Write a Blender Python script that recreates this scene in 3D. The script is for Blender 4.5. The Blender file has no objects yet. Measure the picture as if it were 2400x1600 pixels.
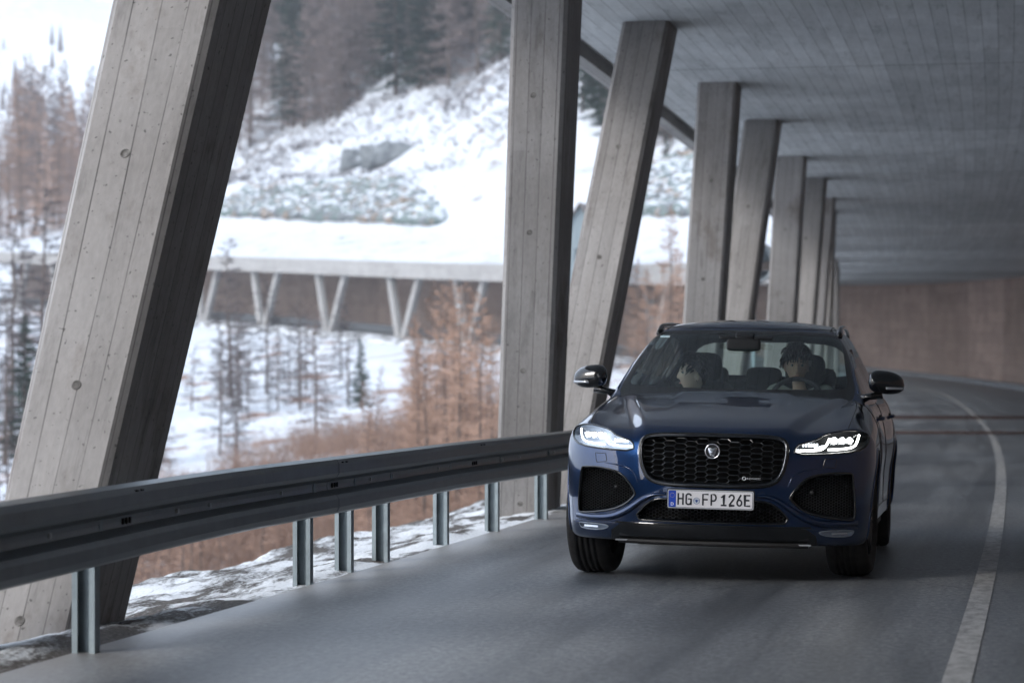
import bpy, bmesh, math, random
import numpy as np
from mathutils import Vector, Matrix
R = math.radians
random.seed(7); RNG = np.random.default_rng(11)
sc = bpy.context.scene
# ---------------------------------------------------------------- camera
cam_d = bpy.data.cameras.new('camera'); cam = bpy.data.objects.new('camera', cam_d); sc.collection.objects.link(cam)
cam.location = (0, 0, 1.264); cam.rotation_euler = (R(90), 0, 0)
cam_d.lens = 91.5; cam_d.sensor_width = 36; cam_d.shift_y = .0349; cam_d.clip_start = .1; cam_d.clip_end = 4000
cam_d.dof.use_dof = True; cam_d.dof.focus_distance = 16.2; cam_d.dof.aperture_fstop = 2.6
sc.camera = cam
# ---------------------------------------------------------------- sky, sun, exposure
SUN_EL, SUN_AZ = 32, -128        # azimuth measured clockwise from +Y: behind the camera, valley side
world = bpy.data.worlds.new('World'); sc.world = world; world.use_nodes = True
wn = world.node_tree.nodes; wl = world.node_tree.links; wn.clear()
wo = wn.new('ShaderNodeOutputWorld'); bg = wn.new('ShaderNodeBackground'); sky = wn.new('ShaderNodeTexSky')
sky.sky_type = 'NISHITA'; sky.sun_disc = False; sky.sun_elevation = R(SUN_EL); sky.sun_rotation = R(SUN_AZ)
sky.air_density = 1.0; sky.dust_density = 3.0; sky.ozone_density = 1.5
_tc = wn.new('ShaderNodeTexCoord'); _nz = wn.new('ShaderNodeTexNoise'); _nz.inputs['Scale'].default_value = 2.2; _nz.inputs['Detail'].default_value = 6
wl.new(_tc.outputs['Generated'], _nz.inputs['Vector']); _rp = wn.new('ShaderNodeValToRGB'); _rp.color_ramp.elements[0].position = .3; _rp.color_ramp.elements[0].color = (4.4, 5.2, 6.3, 1)
_rp.color_ramp.elements[1].position = .7; _rp.color_ramp.elements[1].color = (6.6, 7.2, 8.2, 1); wl.new(_nz.outputs[0], _rp.inputs[0])
_mx = wn.new('ShaderNodeMix'); _mx.data_type = 'RGBA'; _mx.inputs[0].default_value = .72; wl.new(sky.outputs[0], _mx.inputs[6]); wl.new(_rp.outputs[0], _mx.inputs[7])
wl.new(_mx.outputs[2], bg.inputs[0]); bg.inputs[1].default_value = .10; wl.new(bg.outputs[0], wo.inputs[0])
sd = bpy.data.lights.new('sun', 'SUN'); sd.energy = .7; sd.angle = R(20); sd.color = (1, .97, .93)
sun = bpy.data.objects.new('sun', sd); sc.collection.objects.link(sun)
_d = Vector((math.sin(R(SUN_AZ))*math.cos(R(SUN_EL)), math.cos(R(SUN_AZ))*math.cos(R(SUN_EL)), math.sin(R(SUN_EL))))
sun.rotation_euler = (-_d).to_track_quat('-Z', 'Y').to_euler()
sc.view_settings.view_transform = 'Standard'; sc.view_settings.look = 'None'; sc.view_settings.gamma = 1
sc.view_settings.exposure = 1.7
sc.cycles.max_bounces = 10; sc.cycles.diffuse_bounces = 6; sc.cycles.transparent_max_bounces = 24
sc.cycles.sample_clamp_indirect = 4
# ---------------------------------------------------------------- object helpers
col = sc.collection
def mesh(name, vs, fs, mat=None, parent=None, smooth=False, mi=None):
    me = bpy.data.meshes.new(name)
    vs = [tuple(map(float, v)) for v in vs] if not isinstance(vs, np.ndarray) else vs.astype(float).tolist()
    me.from_pydata(vs, [], [tuple(int(i) for i in f) for f in fs])
    for m in (mat if isinstance(mat, (list, tuple)) else [mat]):
        if m: me.materials.append(m)
    if mi is not None: me.polygons.foreach_set('material_index', mi)
    if smooth: me.polygons.foreach_set('use_smooth', [True]*len(me.polygons))
    me.update()
    o = bpy.data.objects.new(name, me); col.objects.link(o)
    if parent: o.parent = parent
    return o
def uvset(o, fn):
    me = o.data; uv = me.uv_layers.new(name='UVMap')
    for p in me.polygons:
        for li in p.loop_indices: uv.data[li].uv = fn(me.vertices[me.loops[li].vertex_index].co, p)
def empty(name, label, cat, loc=(0, 0, 0), rz=0, group=None):
    o = bpy.data.objects.new(name, None); col.objects.link(o); o.location = loc; o.rotation_euler = (0, 0, rz)
    o.empty_display_size = .2; return tag(o, label, cat, group)
def tag(o, label, cat, group=None):
    o['label'] = label; o['category'] = cat
    if group: o['group'] = group
    return o
class MB:
    def __init__(s): s.v = []; s.f = []; s.m = []
    def add(s, vs, fs, mi=0):
        b = len(s.v); s.v += [tuple(map(float, v)) for v in vs]; s.f += [tuple(i+b for i in f) for f in fs]; s.m += [mi]*len(fs)
    def box(s, c, d, rz=0, mi=0, M=None):
        vs = [Vector((sx*d[0]/2, sy*d[1]/2, sz*d[2]/2)) for sx in (-1, 1) for sy in (-1, 1) for sz in (-1, 1)]
        Q = M if M is not None else Matrix.Rotation(rz, 4, 'Z')
        s.add([(Q @ v)+Vector(c) for v in vs], [(0, 1, 3, 2), (4, 6, 7, 5), (0, 4, 5, 1), (2, 3, 7, 6), (0, 2, 6, 4), (1, 5, 7, 3)], mi)
    def tube(s, pts, r, n=8, mi=0, cap=True, closed=False):
        pts = [Vector(p) for p in pts]; k = len(pts); rr = r if isinstance(r, (list, tuple)) else [r]*k
        up = Vector((0, 0, 1)); vs = []; prev = None
        for i, p in enumerate(pts):
            t = (pts[(i+1) % k]-pts[i-1]) if closed else (pts[min(i+1, k-1)]-pts[max(i-1, 0)])
            t = t.normalized() if t.length > 1e-9 else Vector((0, 0, 1))
            if prev is None:
                a = t.cross(up)
                if a.length < .05: a = t.cross(Vector((1, 0, 0)))
            else: a = prev-t*prev.dot(t)
            a.normalize(); prev = a.copy(); b = t.cross(a)
            for j in range(n):
                q = 2*math.pi*j/n; vs.append(p+(a*math.cos(q)+b*math.sin(q))*rr[i])
        fs = []
        for i in range(k if closed else k-1):
            for j in range(n):
                i2 = (i+1) % k; fs.append((i*n+j, i*n+(j+1) % n, i2*n+(j+1) % n, i2*n+j))
        if cap and not closed: fs += [tuple(range(n))[::-1], tuple((k-1)*n+j for j in range(n))]
        s.add(vs, fs, mi)
    def ell(s, c, r, n=14, m=10, mi=0, M=None):
        vs = []; fs = []
        for i in range(m+1):
            t = math.pi*i/m
            for j in range(n):
                q = 2*math.pi*j/n; v = Vector((r[0]*math.sin(t)*math.cos(q), r[1]*math.sin(t)*math.sin(q), r[2]*math.cos(t)))
                vs.append((M @ v if M else v)+Vector(c))
        for i in range(m):
            for j in range(n): fs.append((i*n+j, (i+1)*n+j, (i+1)*n+(j+1) % n, i*n+(j+1) % n))
        s.add(vs, fs, mi)
    def build(s, name, mat, parent=None, smooth=False):
        return mesh(name, s.v, s.f, mat, parent, smooth, s.m if isinstance(mat, (list, tuple)) else None)
# ---------------------------------------------------------------- material helpers
def nmat(name):
    m = bpy.data.materials.new(name); m.use_nodes = True; n = m.node_tree.nodes; l = m.node_tree.links
    return m, n, l, n['Principled BSDF']
def simple(name, c, rough=.5, metal=0, coat=0, emit=None, es=0, spec=.5):
    m, n, l, b = nmat(name); b.inputs['Base Color'].default_value = (*c, 1); b.inputs['Roughness'].default_value = rough
    b.inputs['Metallic'].default_value = metal; b.inputs['Coat Weight'].default_value = coat; b.inputs['Coat Roughness'].default_value = .02
    b.inputs['Specular IOR Level'].default_value = spec
    if emit: b.inputs['Emission Color'].default_value = (*emit, 1); b.inputs['Emission Strength'].default_value = es
    return m
def noise(n, l, vec, scale, detail=4, rough=.55, mapping=None):
    t = n.new('ShaderNodeTexNoise'); t.inputs['Scale'].default_value = scale; t.inputs['Detail'].default_value = detail; t.inputs['Roughness'].default_value = rough
    if mapping:
        mp = n.new('ShaderNodeMapping'); mp.inputs['Scale'].default_value = mapping; l.new(vec, mp.inputs[0]); vec = mp.outputs[0]
    l.new(vec, t.inputs['Vector']); return t.outputs[0]
def ramp(n, l, fac, stops):
    r = n.new('ShaderNodeValToRGB'); e = r.color_ramp.elements
    while len(e) < len(stops): e.new(.5)
    for i, (p, c) in enumerate(stops): e[i].position = p; e[i].color = (*c, 1) if len(c) == 3 else c
    l.new(fac, r.inputs[0]); return r.outputs[0]
def mth(n, l, op, a, b=None, c=None):
    t = n.new('ShaderNodeMath'); t.operation = op
    for i, v in enumerate((a, b, c)):
        if v is None: continue
        if isinstance(v, (int, float)): t.inputs[i].default_value = v
        else: l.new(v, t.inputs[i])
    return t.outputs[0]
def mix(n, l, fac, a, b, mode='MIX'):
    t = n.new('ShaderNodeMix'); t.data_type = 'RGBA'; t.blend_type = mode
    for i, v in ((0, fac), (6, a), (7, b)):
        if isinstance(v, (int, float)): t.inputs[i].default_value = v
        elif isinstance(v, tuple): t.inputs[i].default_value = (*v, 1)
        else: l.new(v, t.inputs[i])
    return t.outputs[2]
def bump(n, l, b, h, st=.3, dist=.02):
    t = n.new('ShaderNodeBump'); t.inputs['Strength'].default_value = st; t.inputs['Distance'].default_value = dist
    l.new(h, t.inputs['Height']); l.new(t.outputs[0], b.inputs['Normal'])
def concrete(name, c1, c2, pw, seam=.35, grain=1, joint=0, stain=(.5, .5, .5), stainamt=.5, ends=.5, var=.16):
    """board-marked concrete; UV in metres: u across the boards, v along them"""
    m, n, l, b = nmat(name)
    uv = n.new('ShaderNodeUVMap').outputs[0]; sp = n.new('ShaderNodeSeparateXYZ'); l.new(uv, sp.inputs[0]); u, v = sp.outputs[0], sp.outputs[1]
    wob = noise(n, l, uv, .8, 2, .5, (1, .3, 1)); u2 = mth(n, l, 'ADD', u, mth(n, l, 'MULTIPLY', mth(n, l, 'SUBTRACT', wob, .5), .012))
    q = mth(n, l, 'DIVIDE', u2, pw); idx = mth(n, l, 'FLOOR', q); fr = mth(n, l, 'FRACT', q)
    # board ends, staggered
    wn_ = n.new('ShaderNodeTexWhiteNoise'); wn_.noise_dimensions = '1D'; l.new(idx, wn_.inputs['W'])
    vv = mth(n, l, 'DIVIDE', mth(n, l, 'ADD', v, mth(n, l, 'MULTIPLY', wn_.outputs[0], 4)), 3.9); vi = mth(n, l, 'FLOOR', vv); vf = mth(n, l, 'FRACT', vv)
    w2 = n.new('ShaderNodeTexWhiteNoise'); w2.noise_dimensions = '2D'; cb = n.new('ShaderNodeCombineXYZ'); l.new(idx, cb.inputs[0]); l.new(vi, cb.inputs[1]); l.new(cb.outputs[0], w2.inputs['Vector'])
    edge = mth(n, l, 'LESS_THAN', fr, .05 if pw < .2 else .03); e2 = mth(n, l, 'MULTIPLY', mth(n, l, 'LESS_THAN', vf, .003), ends)
    big = noise(n, l, uv, .55, 5, .6); streak = noise(n, l, uv, 3, 5, .65, (3.5, .35, 1)); fine = noise(n, l, uv, 45, 3, .6, (1, .35, 1))
    cl = mix(n, l, ramp(n, l, big, [(.3, (0, 0, 0)), (.7, (1, 1, 1))]), c1, c2)
    tone = mth(n, l, 'ADD', 1-var*.6, mth(n, l, 'MULTIPLY', w2.outputs[0], var)); 
    t2 = mth(n, l, 'ADD', .72, mth(n, l, 'MULTIPLY', streak, .55)); t3 = mth(n, l, 'ADD', .8, mth(n, l, 'MULTIPLY', fine, .4*grain))
    k = mth(n, l, 'MULTIPLY', mth(n, l, 'MULTIPLY', tone, t2), t3)
    sm = mth(n, l, 'SUBTRACT', 1, mth(n, l, 'MULTIPLY', mth(n, l, 'MAXIMUM', edge, e2), mth(n, l, 'MULTIPLY', noise(n, l, uv, 2.2, 2, .5, (1, .6, 1)), seam*2.4)))
    k = mth(n, l, 'MULTIPLY', k, sm)
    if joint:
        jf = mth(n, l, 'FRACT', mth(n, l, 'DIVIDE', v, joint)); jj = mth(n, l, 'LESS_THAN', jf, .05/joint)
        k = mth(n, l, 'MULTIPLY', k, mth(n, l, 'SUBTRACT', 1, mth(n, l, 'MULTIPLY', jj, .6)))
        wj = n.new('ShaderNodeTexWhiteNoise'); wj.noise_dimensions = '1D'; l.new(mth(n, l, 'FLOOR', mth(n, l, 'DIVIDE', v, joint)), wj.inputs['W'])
        k = mth(n, l, 'MULTIPLY', k, mth(n, l, 'ADD', .86, mth(n, l, 'MULTIPLY', wj.outputs[0], .28)))  # per-bay random tone; bands of light across the ceiling put into the colour
    pt = ramp(n, l, noise(n, l, uv, 1.7, 6, .7, (1, .5, 1)), [(.55, (0, 0, 0)), (.72, (1, 1, 1))])
    cl = mix(n, l, mth(n, l, 'MULTIPLY', pt, stainamt), cl, mix(n, l, 1.0, cl, stain, 'MULTIPLY'))
    pit = ramp(n, l, noise(n, l, uv, 34, 2, .5, (1, .8, 1)), [(.66, (1, 1, 1)), (.72, (.45, .45, .45))]); k = mth(n, l, 'MULTIPLY', k, pit)
    smr = ramp(n, l, noise(n, l, uv, 5, 4, .7, (1.6, .22, 1)), [(.56, (1, 1, 1)), (.74, (.62, .62, .62))]); k = mth(n, l, 'MULTIPLY', k, smr)
    gm = n.new('ShaderNodeVectorMath'); gm.operation = 'SCALE'; l.new(cl, gm.inputs[0]); l.new(k, gm.inputs['Scale'])
    l.new(gm.outputs[0], b.inputs['Base Color']); b.inputs['Roughness'].default_value = .85; b.inputs['Specular IOR Level'].default_value = .3
    h = mth(n, l, 'ADD', mth(n, l, 'MULTIPLY', fine, .25), mth(n, l, 'ADD', mth(n, l, 'MULTIPLY', w2.outputs[0], .5), mth(n, l, 'MULTIPLY', mth(n, l, 'MAXIMUM', edge, e2), -1.2)))
    bump(n, l, b, h, .5, .006)
    return m
M_col = concrete('column_concrete', (.31, .30, .295), (.215, .203, .195), .125, .38, 1, 0, (.52, .46, .42), 1, 0, .14)
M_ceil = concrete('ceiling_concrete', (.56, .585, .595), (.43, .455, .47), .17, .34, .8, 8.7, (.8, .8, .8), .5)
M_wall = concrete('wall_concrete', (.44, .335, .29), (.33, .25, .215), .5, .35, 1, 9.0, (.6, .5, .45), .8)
M_far = concrete('distant_concrete', (.36, .355, .35), (.28, .275, .27), .3, .3, 1, 0, (.7, .68, .65), .5)
def rough_mat(name, stops, scale, bst=.4, bd=.03, rough=.95, coords='Object', detail=8, map_=None, extra=None):
    m, n, l, b = nmat(name); tc = n.new('ShaderNodeTexCoord').outputs[coords]
    f = noise(n, l, tc, scale, detail, .62, map_); c = ramp(n, l, f, stops)
    if extra: c = extra(n, l, tc, c)
    l.new(c, b.inputs['Base Color']); b.inputs['Roughness'].default_value = rough; b.inputs['Specular IOR Level'].default_value = .25
    bump(n, l, b, noise(n, l, tc, scale*6, 5, .6, map_), bst, bd); return m

def spl(xs, ys):
    xs = np.array(xs, float); ys = np.array(ys, float); n = len(xs); m = np.zeros(n); d = np.diff(ys)/np.diff(xs)
    m[0] = d[0]; m[-1] = d[-1]
    for i in range(1, n-1):
        m[i] = 0 if d[i-1]*d[i] <= 0 else 2*d[i-1]*d[i]/(d[i-1]+d[i])
    def f(x):
        x = np.clip(np.asarray(x, float), xs[0], xs[-1]); i = np.clip(np.searchsorted(xs, x)-1, 0, n-2)
        h = xs[i+1]-xs[i]; t = (x-xs[i])/h
        return (2*t**3-3*t**2+1)*ys[i]+(t**3-2*t**2+t)*h*m[i]+(-2*t**3+3*t**2)*ys[i+1]+(t**3-t**2)*h*m[i+1]
    return f
def smax(a, b, k):
    h = np.clip(.5+.5*(a-b)/k, 0, 1)
    return b*(1-h)+a*h+k*h*(1-h)
def sst(a, b, x):
    t = np.clip((x-a)/(b-a), 0, 1); return t*t*(3-2*t)
hood_c = spl([-.95, -.86, -.78, -.6, -.3, 0, .3, .55, .8, 4], [.845, .885, .925, .985, 1.045, 1.09, 1.13, 1.155, 1.16, 1.24])
nose_y = spl([.15, .26, .34, .42, .50, .60, .75, .90, 1.1], [-.74, -.80, -.845, -.855, -.865, -.865, -.85, -.80, -.70])
side_w = spl([.15, .30, .45, .60, .75, .90, 1.0, 1.1, 1.2], [.90, .935, .95, .955, .968, .955, .925, .885, .84])
def Ztop(x, y):
    ax = abs(x); z = hood_c(y)-.045*(ax/.9)**2
    xc = .43+(np.clip(y, -.9, .6)+.8)*.20
    fr = sst(-.95, -.6, y)*(1-sst(.55, .85, y))
    z = z-.030*fr*sst(xc-.03, xc+.07, ax)+.030*sst(-.75, -.2, y)*(1-sst(.6, 1, y))*np.exp(-((ax-.80)/.085)**2)
    xi = .30+(np.clip(y, -.9, .6)+.8)*.04
    z = z+.014*sst(-.4, .4, y)*(1-sst(.6, .9, y))*(1-sst(xi-.02, xi+.06, ax))
    return z
def Yfront(x, z):
    ax = abs(x)
    return nose_y(z)+.27*(ax/.95)**2.2+.14*(ax/.95)**9
def Wside(y, z):
    w = side_w(z)
    w = w-.028*np.exp(-((y-1.45)/.75)**2)*sst(.25, .5, z)*(1-sst(.9, 1.15, z))
    w = w-.05*sst(3.2, 3.95, y)
    w = w+.012*np.exp(-((y-2.87)/.5)**2)
    return w
def Fbody(p):
    x, y, z = p[..., 0], p[..., 1], p[..., 2]
    a = smax(z-Ztop(x, y), abs(x)-Wside(y, z), .13)
    a = smax(a, Yfront(x, z)-y, .07)
    a = smax(a, y-(3.86-.25*(abs(x)/.95)**3-.1*np.clip(z-.8, 0, 1)), .10)
    return smax(a, .235+.05*sst(-.5, .2, y)-z, .05)
roof_c = spl([.9, 1.2, 1.32, 1.6, 2.0, 2.8, 3.4, 3.9], [1.50, 1.575, 1.60, 1.645, 1.664, 1.64, 1.575, 1.48])
def Fcab(p):
    x, y, z = p[..., 0], p[..., 1], p[..., 2]
    ax = abs(x)
    w = .865-.46*(z-1.10)-.08*np.clip(z-1.3, 0, 1)**2*4-.05*sst(2.6, 3.8, y)-.02*(1-sst(.4, 1.6, y))
    a = smax(z-(roof_c(y)-.05*(ax/.6)**2), ax-w, .07)
    a = smax(a, (.50+(z-1.165)*1.97+.13*(ax/.7)**2)-y, .045)
    return smax(a, y-(3.72-(z-1.15)*.95-.15*(ax/.7)**2), .06)
def solve(F, a, b, n=34):
    """a inside, b outside (arrays N,3)"""
    a = a.copy(); b = b.copy()
    for _ in range(n):
        m = (a+b)/2; ins = F(m) < 0
        a = np.where(ins[:, None], m, a); b = np.where(ins[:, None], b, m)
    return (a+b)/2
# ---------------------------------------------------------------- the road's path: white line, s = arc length, o = offset to the right
def _path():
    P = []; x = None; Y = -45.0
    f = lambda y: -.426+.215*y-.00043*y*y
    ys = np.arange(-45, 100.01, 1.0); pts = [(f(y), y) for y in ys]
    hd = [math.atan(.215-.00086*y) for y in ys]
    X, Yc, h = pts[-1][0], 100.0, hd[-1]
    for i in range(128):
        h -= 1.0/204; X += math.sin(h); Yc += math.cos(h); pts.append((X, Yc)); hd.append(h)
    for i in range(330):
        X += math.sin(h); Yc += math.cos(h); pts.append((X, Yc)); hd.append(h)
    return np.array(pts), np.array(hd)
PP, PH = _path(); PS = np.concatenate([[0], np.cumsum(np.hypot(*np.diff(PP, axis=0).T))])
_rz = spl([-45, 0, 60, 107, 138, 170, 209, 247, 300, 345], [0, 0, .10, .62, 1.25, 2.3, 4.0, 6.2, 9.2, 11.5])
PZ = _rz(PP[:, 1])
def s_of_y(y): return np.interp(y, PP[:, 1], PS)
def pt(s, o, z=0.0):
    x = np.interp(s, PS, PP[:, 0]); y = np.interp(s, PS, PP[:, 1]); h = np.interp(s, PS, PH)
    return np.stack([x+o*np.cos(h), y-o*np.sin(h), np.interp(s, PS, PZ)+z], -1)
def near(X, Y):
    X = np.asarray(X, float).ravel(); Y = np.asarray(Y, float).ravel(); out = np.zeros((3, len(X)))
    for a in range(0, len(X), 6000):
        d = (X[a:a+6000, None]-PP[None, :, 0])**2+(Y[a:a+6000, None]-PP[None, :, 1])**2; i = d.argmin(1)
        dx = X[a:a+6000]-PP[i, 0]; dy = Y[a:a+6000]-PP[i, 1]; sg = np.sign(dx*np.cos(PH[i])-dy*np.sin(PH[i]))
        out[:, a:a+6000] = (i, sg*np.sqrt(d.min(1)), PS[i])
    return out
def vnoise(x, y, sc_, seed=0):
    x = np.asarray(x)/sc_; y = np.asarray(y)/sc_; xi = np.floor(x); yi = np.floor(y); fx = x-xi; fy = y-yi; fx = fx*fx*(3-2*fx); fy = fy*fy*(3-2*fy)
    def hsh(a, b):
        v = np.sin(a*127.1+b*311.7+seed*74.7)*43758.5453; return v-np.floor(v)
    return (hsh(xi, yi)*(1-fx)+hsh(xi+1, yi)*fx)*(1-fy)+(hsh(xi, yi+1)*(1-fx)+hsh(xi+1, yi+1)*fx)*fy-.5
def hill_z(X, Y):
    i, o, s = near(X, Y); zr = PZ[i.astype(int)]; X = np.ravel(X); Y = np.ravel(Y)
    up = np.clip(o-6, 0, 400); h = zr+6.4+.20*np.clip(o+4.9, 0, 13.9)+.62*np.clip(o-9, 0, 9)+.12*np.clip(o-18, 0, 4)+(.80)*np.clip(o-22, 0, 400)
    h = h+sst(2, 25, up)*(5*vnoise(X, Y, 34, 1)+2.2*vnoise(X, Y, 13, 2)+.9*vnoise(X, Y, 5, 3)+.35*vnoise(X, Y, 2, 4))
    u = X/np.maximum(Y, 5); cap = 64-33*(1-sst(-.15, -.105, u))
    return -smax(-h, -(cap+.03*up+1.5*vnoise(X, Y, 17, 6)), 5)
K_ = .62-.505*sst(70, 175, PS)
def valley_z(X, Y):
    X = np.asarray(X, float).ravel(); Y = np.asarray(Y, float).ravel(); out = np.zeros(len(X)); dm = np.zeros(len(X))
    for a in range(0, len(X), 6000):
        d = np.sqrt((X[a:a+6000, None]-PP[None, :, 0])**2+(Y[a:a+6000, None]-PP[None, :, 1])**2)
        out[a:a+6000] = (PZ[None]-.28-K_[None]*np.maximum(d-5.9, 0)).max(1); dm[a:a+6000] = d.min(1)
    amp = sst(7, 25, dm)
    return np.maximum(out, -13+.02*X)+amp*(1.6*vnoise(X, Y, 23, 8)+.8*vnoise(X, Y, 9, 9)+.35*vnoise(X, Y, 3.2, 10))
def strip(name, s0, s1, ds, offs, zfn, mat, parent=None, smooth=True, uv=True, uvflip=False):
    ss = np.arange(s0, s1+1e-6, ds); offs = np.array(offs, float); S, O = np.meshgrid(ss, offs, indexing='ij')
    V = pt(S, O, 0.0); V[..., 2] += zfn(S, O); n, k = S.shape
    fs = [(i*k+j, i*k+j+1, (i+1)*k+j+1, (i+1)*k+j) for i in range(n-1) for j in range(k-1)]
    o = mesh(name, V.reshape(-1, 3), fs, mat, parent, smooth)
    if uv:
        A = (O.reshape(-1) if not uvflip else V.reshape(-1, 3)[:, 2]); B = S.reshape(-1); L = o.data.uv_layers.new(name='UVMap')
        vi = np.zeros(len(o.data.loops), int); o.data.loops.foreach_get('vertex_index', vi)
        L.data.foreach_set('uv', np.stack([A[vi], B[vi]], -1).ravel())
    return o
def structure(o): o['kind'] = 'structure'; return o
SE = 405.0
# asphalt
def asphalt():
    m, n, l, b = nmat('asphalt'); uv = n.new('ShaderNodeUVMap').outputs[0]; sp = n.new('ShaderNodeSeparateXYZ'); l.new(uv, sp.inputs[0])
    f = noise(n, l, uv, 30, 8, .85, (1, .5, 1)); g = noise(n, l, uv, 1.1, 6, .6, (2.2, .10, 1)); w = noise(n, l, uv, .9, 5, .6, (1.2, .5, 1))
    c = ramp(n, l, f, [(.34, (.035, .039, .044)), (.5, (.095, .104, .115)), (.68, (.21, .225, .24))])
    c = mix(n, l, ramp(n, l, g, [(.42, (0, 0, 0)), (.6, (.8, .8, .8))]), c, mix(n, l, 1.0, c, (1.9, 1.85, 1.8), 'MULTIPLY'))
    # wheel tracks darker, dust towards the verge
    du = mth(n, l, 'ADD', sp.outputs[0], mth(n, l, 'MULTIPLY', noise(n, l, uv, 1.5, 5, .7, (1, .5, 1)), .5))
    dust = ramp(n, l, mth(n, l, 'MULTIPLY', mth(n, l, 'ADD', du, 4.0), 1.0), [(.25, (1, 1, 1)), (.85, (0, 0, 0))])
    c = mix(n, l, mth(n, l, 'MULTIPLY', dust, .75), c, (.24, .23, .225))
    c = mix(n, l, ramp(n, l, noise(n, l, uv, 9, 7, .8, (1.5, .06, 1)), [(.5, (0, 0, 0)), (.75, (.55, .55, .55))]), c, (.20, .205, .21))
    c = mix(n, l, ramp(n, l, noise(n, l, uv, .45, 4, .6, (1, .5, 1)), [(.5, (0, 0, 0)), (.7, (.6, .6, .6))]), c, mix(n, l, 1.0, c, (.5, .5, .52), 'MULTIPLY'))
    tr = ramp(n, l, mth(n, l, 'DIVIDE', mth(n, l, 'ADD', mth(n, l, 'ADD', sp.outputs[0], 4.0), mth(n, l, 'MULTIPLY', mth(n, l, 'SUBTRACT', noise(n, l, uv, .8, 3, .5, (.3, .3, 1)), .5), .5)), 8.0), [(.06, (1.15, 1.15, 1.15)), (.12, (.72, .73, .75)), (.19, (1.2, 1.2, 1.2)), (.28, (1.15, 1.15, 1.15)), (.335, (.70, .71, .74)), (.42, (1.1, 1.1, 1.1))])
    c = mix(n, l, .8, c, mix(n, l, 1.0, c, tr, 'MULTIPLY'))
    crk = n.new('ShaderNodeTexVoronoi'); crk.feature = 'DISTANCE_TO_EDGE'; crk.inputs['Scale'].default_value = .55; mp_ = n.new('ShaderNodeMapping'); mp_.inputs['Scale'].default_value = (1, .45, 1); l.new(uv, mp_.inputs[0]); ds_ = n.new('ShaderNodeVectorMath'); ds_.operation = 'ADD'; nz_ = n.new('ShaderNodeTexNoise'); nz_.inputs['Scale'].default_value = 3; nz_.inputs['Detail'].default_value = 5; l.new(mp_.outputs[0], nz_.inputs['Vector']); l.new(mp_.outputs[0], ds_.inputs[0]); l.new(nz_.outputs[1], ds_.inputs[1]); l.new(ds_.outputs[0], crk.inputs['Vector'])
    ck = ramp(n, l, crk.outputs['Distance'], [(.005, (.72, .72, .73)), (.012, (1, 1, 1))]); c = mix(n, l, ramp(n, l, noise(n, l, uv, .25, 2), [(.45, (0, 0, 0)), (.6, (1, 1, 1))]), c, mix(n, l, 1.0, c, ck, 'MULTIPLY'))
    wet = ramp(n, l, mth(n, l, 'ADD', mth(n, l, 'MULTIPLY', sp.outputs[0], .06), w), [(.50, (0, 0, 0)), (.60, (1, 1, 1))])
    # old salt and dried ice beyond the centre line
    salt = mth(n, l, 'MULTIPLY', ramp(n, l, noise(n, l, uv, 2.2, 7, .75, (1, .45, 1)), [(.42, (0, 0, 0)), (.66, (1, 1, 1))]), ramp(n, l, sp.outputs[0], [(.0, (0, 0, 0)), (.35, (.95, .95, .95))]))
    c = mix(n, l, salt, c, (.22, .24, .26))
    l.new(c, b.inputs['Base Color'])
    l.new(mth(n, l, 'ADD', .27, mth(n, l, 'MULTIPLY', g, .3)), b.inputs['Roughness']); b.inputs['Specular IOR Level'].default_value = .5
    bump(n, l, b, f, .35, .004); return m
M_asph = asphalt()
structure(strip('road', 0, SE, 1.0, [-4.0, -3.7, -3, -2, -1, 0, 1, 2, 3, 3.9], lambda S, O: 0*S, M_asph))
def paint_mat():
    m, n, l, b = nmat('road_paint'); uv = n.new('ShaderNodeUVMap').outputs[0]
    c = ramp(n, l, noise(n, l, uv, 14, 6, .7, (1, .4, 1)), [(.3, (.20, .20, .20)), (.58, (.46, .46, .455))]); l.new(c, b.inputs['Base Color']); b.inputs['Roughness'].default_value = .6; return m
structure(strip('road_marking', 0, SE, 1.0, [-.06, .06], lambda S, O: .004+0*S, paint_mat()))
# raised concrete walkway along the wall
structure(strip('kerb', 0, SE, 2.0, [3.9, 3.901, 4.9], lambda S, O: np.where(O < 3.9005, -.02, .14), concrete('kerb_concrete', (.30, .32, .34), (.22, .23, .25), 1.2, .4)))
m_band = rough_mat('brown_band', [(.35, (.03, .012, .008)), (.65, (.075, .03, .02))], 3, .2)  # plain dark brown for the bands across the road
for yy, wd in ((55.0, 2.4), (71.0, 3.6)):
    s = s_of_y(yy); tag(strip('road_band', s-wd/2, s+wd/2, wd/4, np.linspace(-3.95, 3.88, 12), lambda S, O: .008+0*S, m_band), 'dark brown band across the road, %s the car' % ('nearer behind' if yy < 60 else 'farther behind'), 'expansion joint', 'brown bands across the road')
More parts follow.
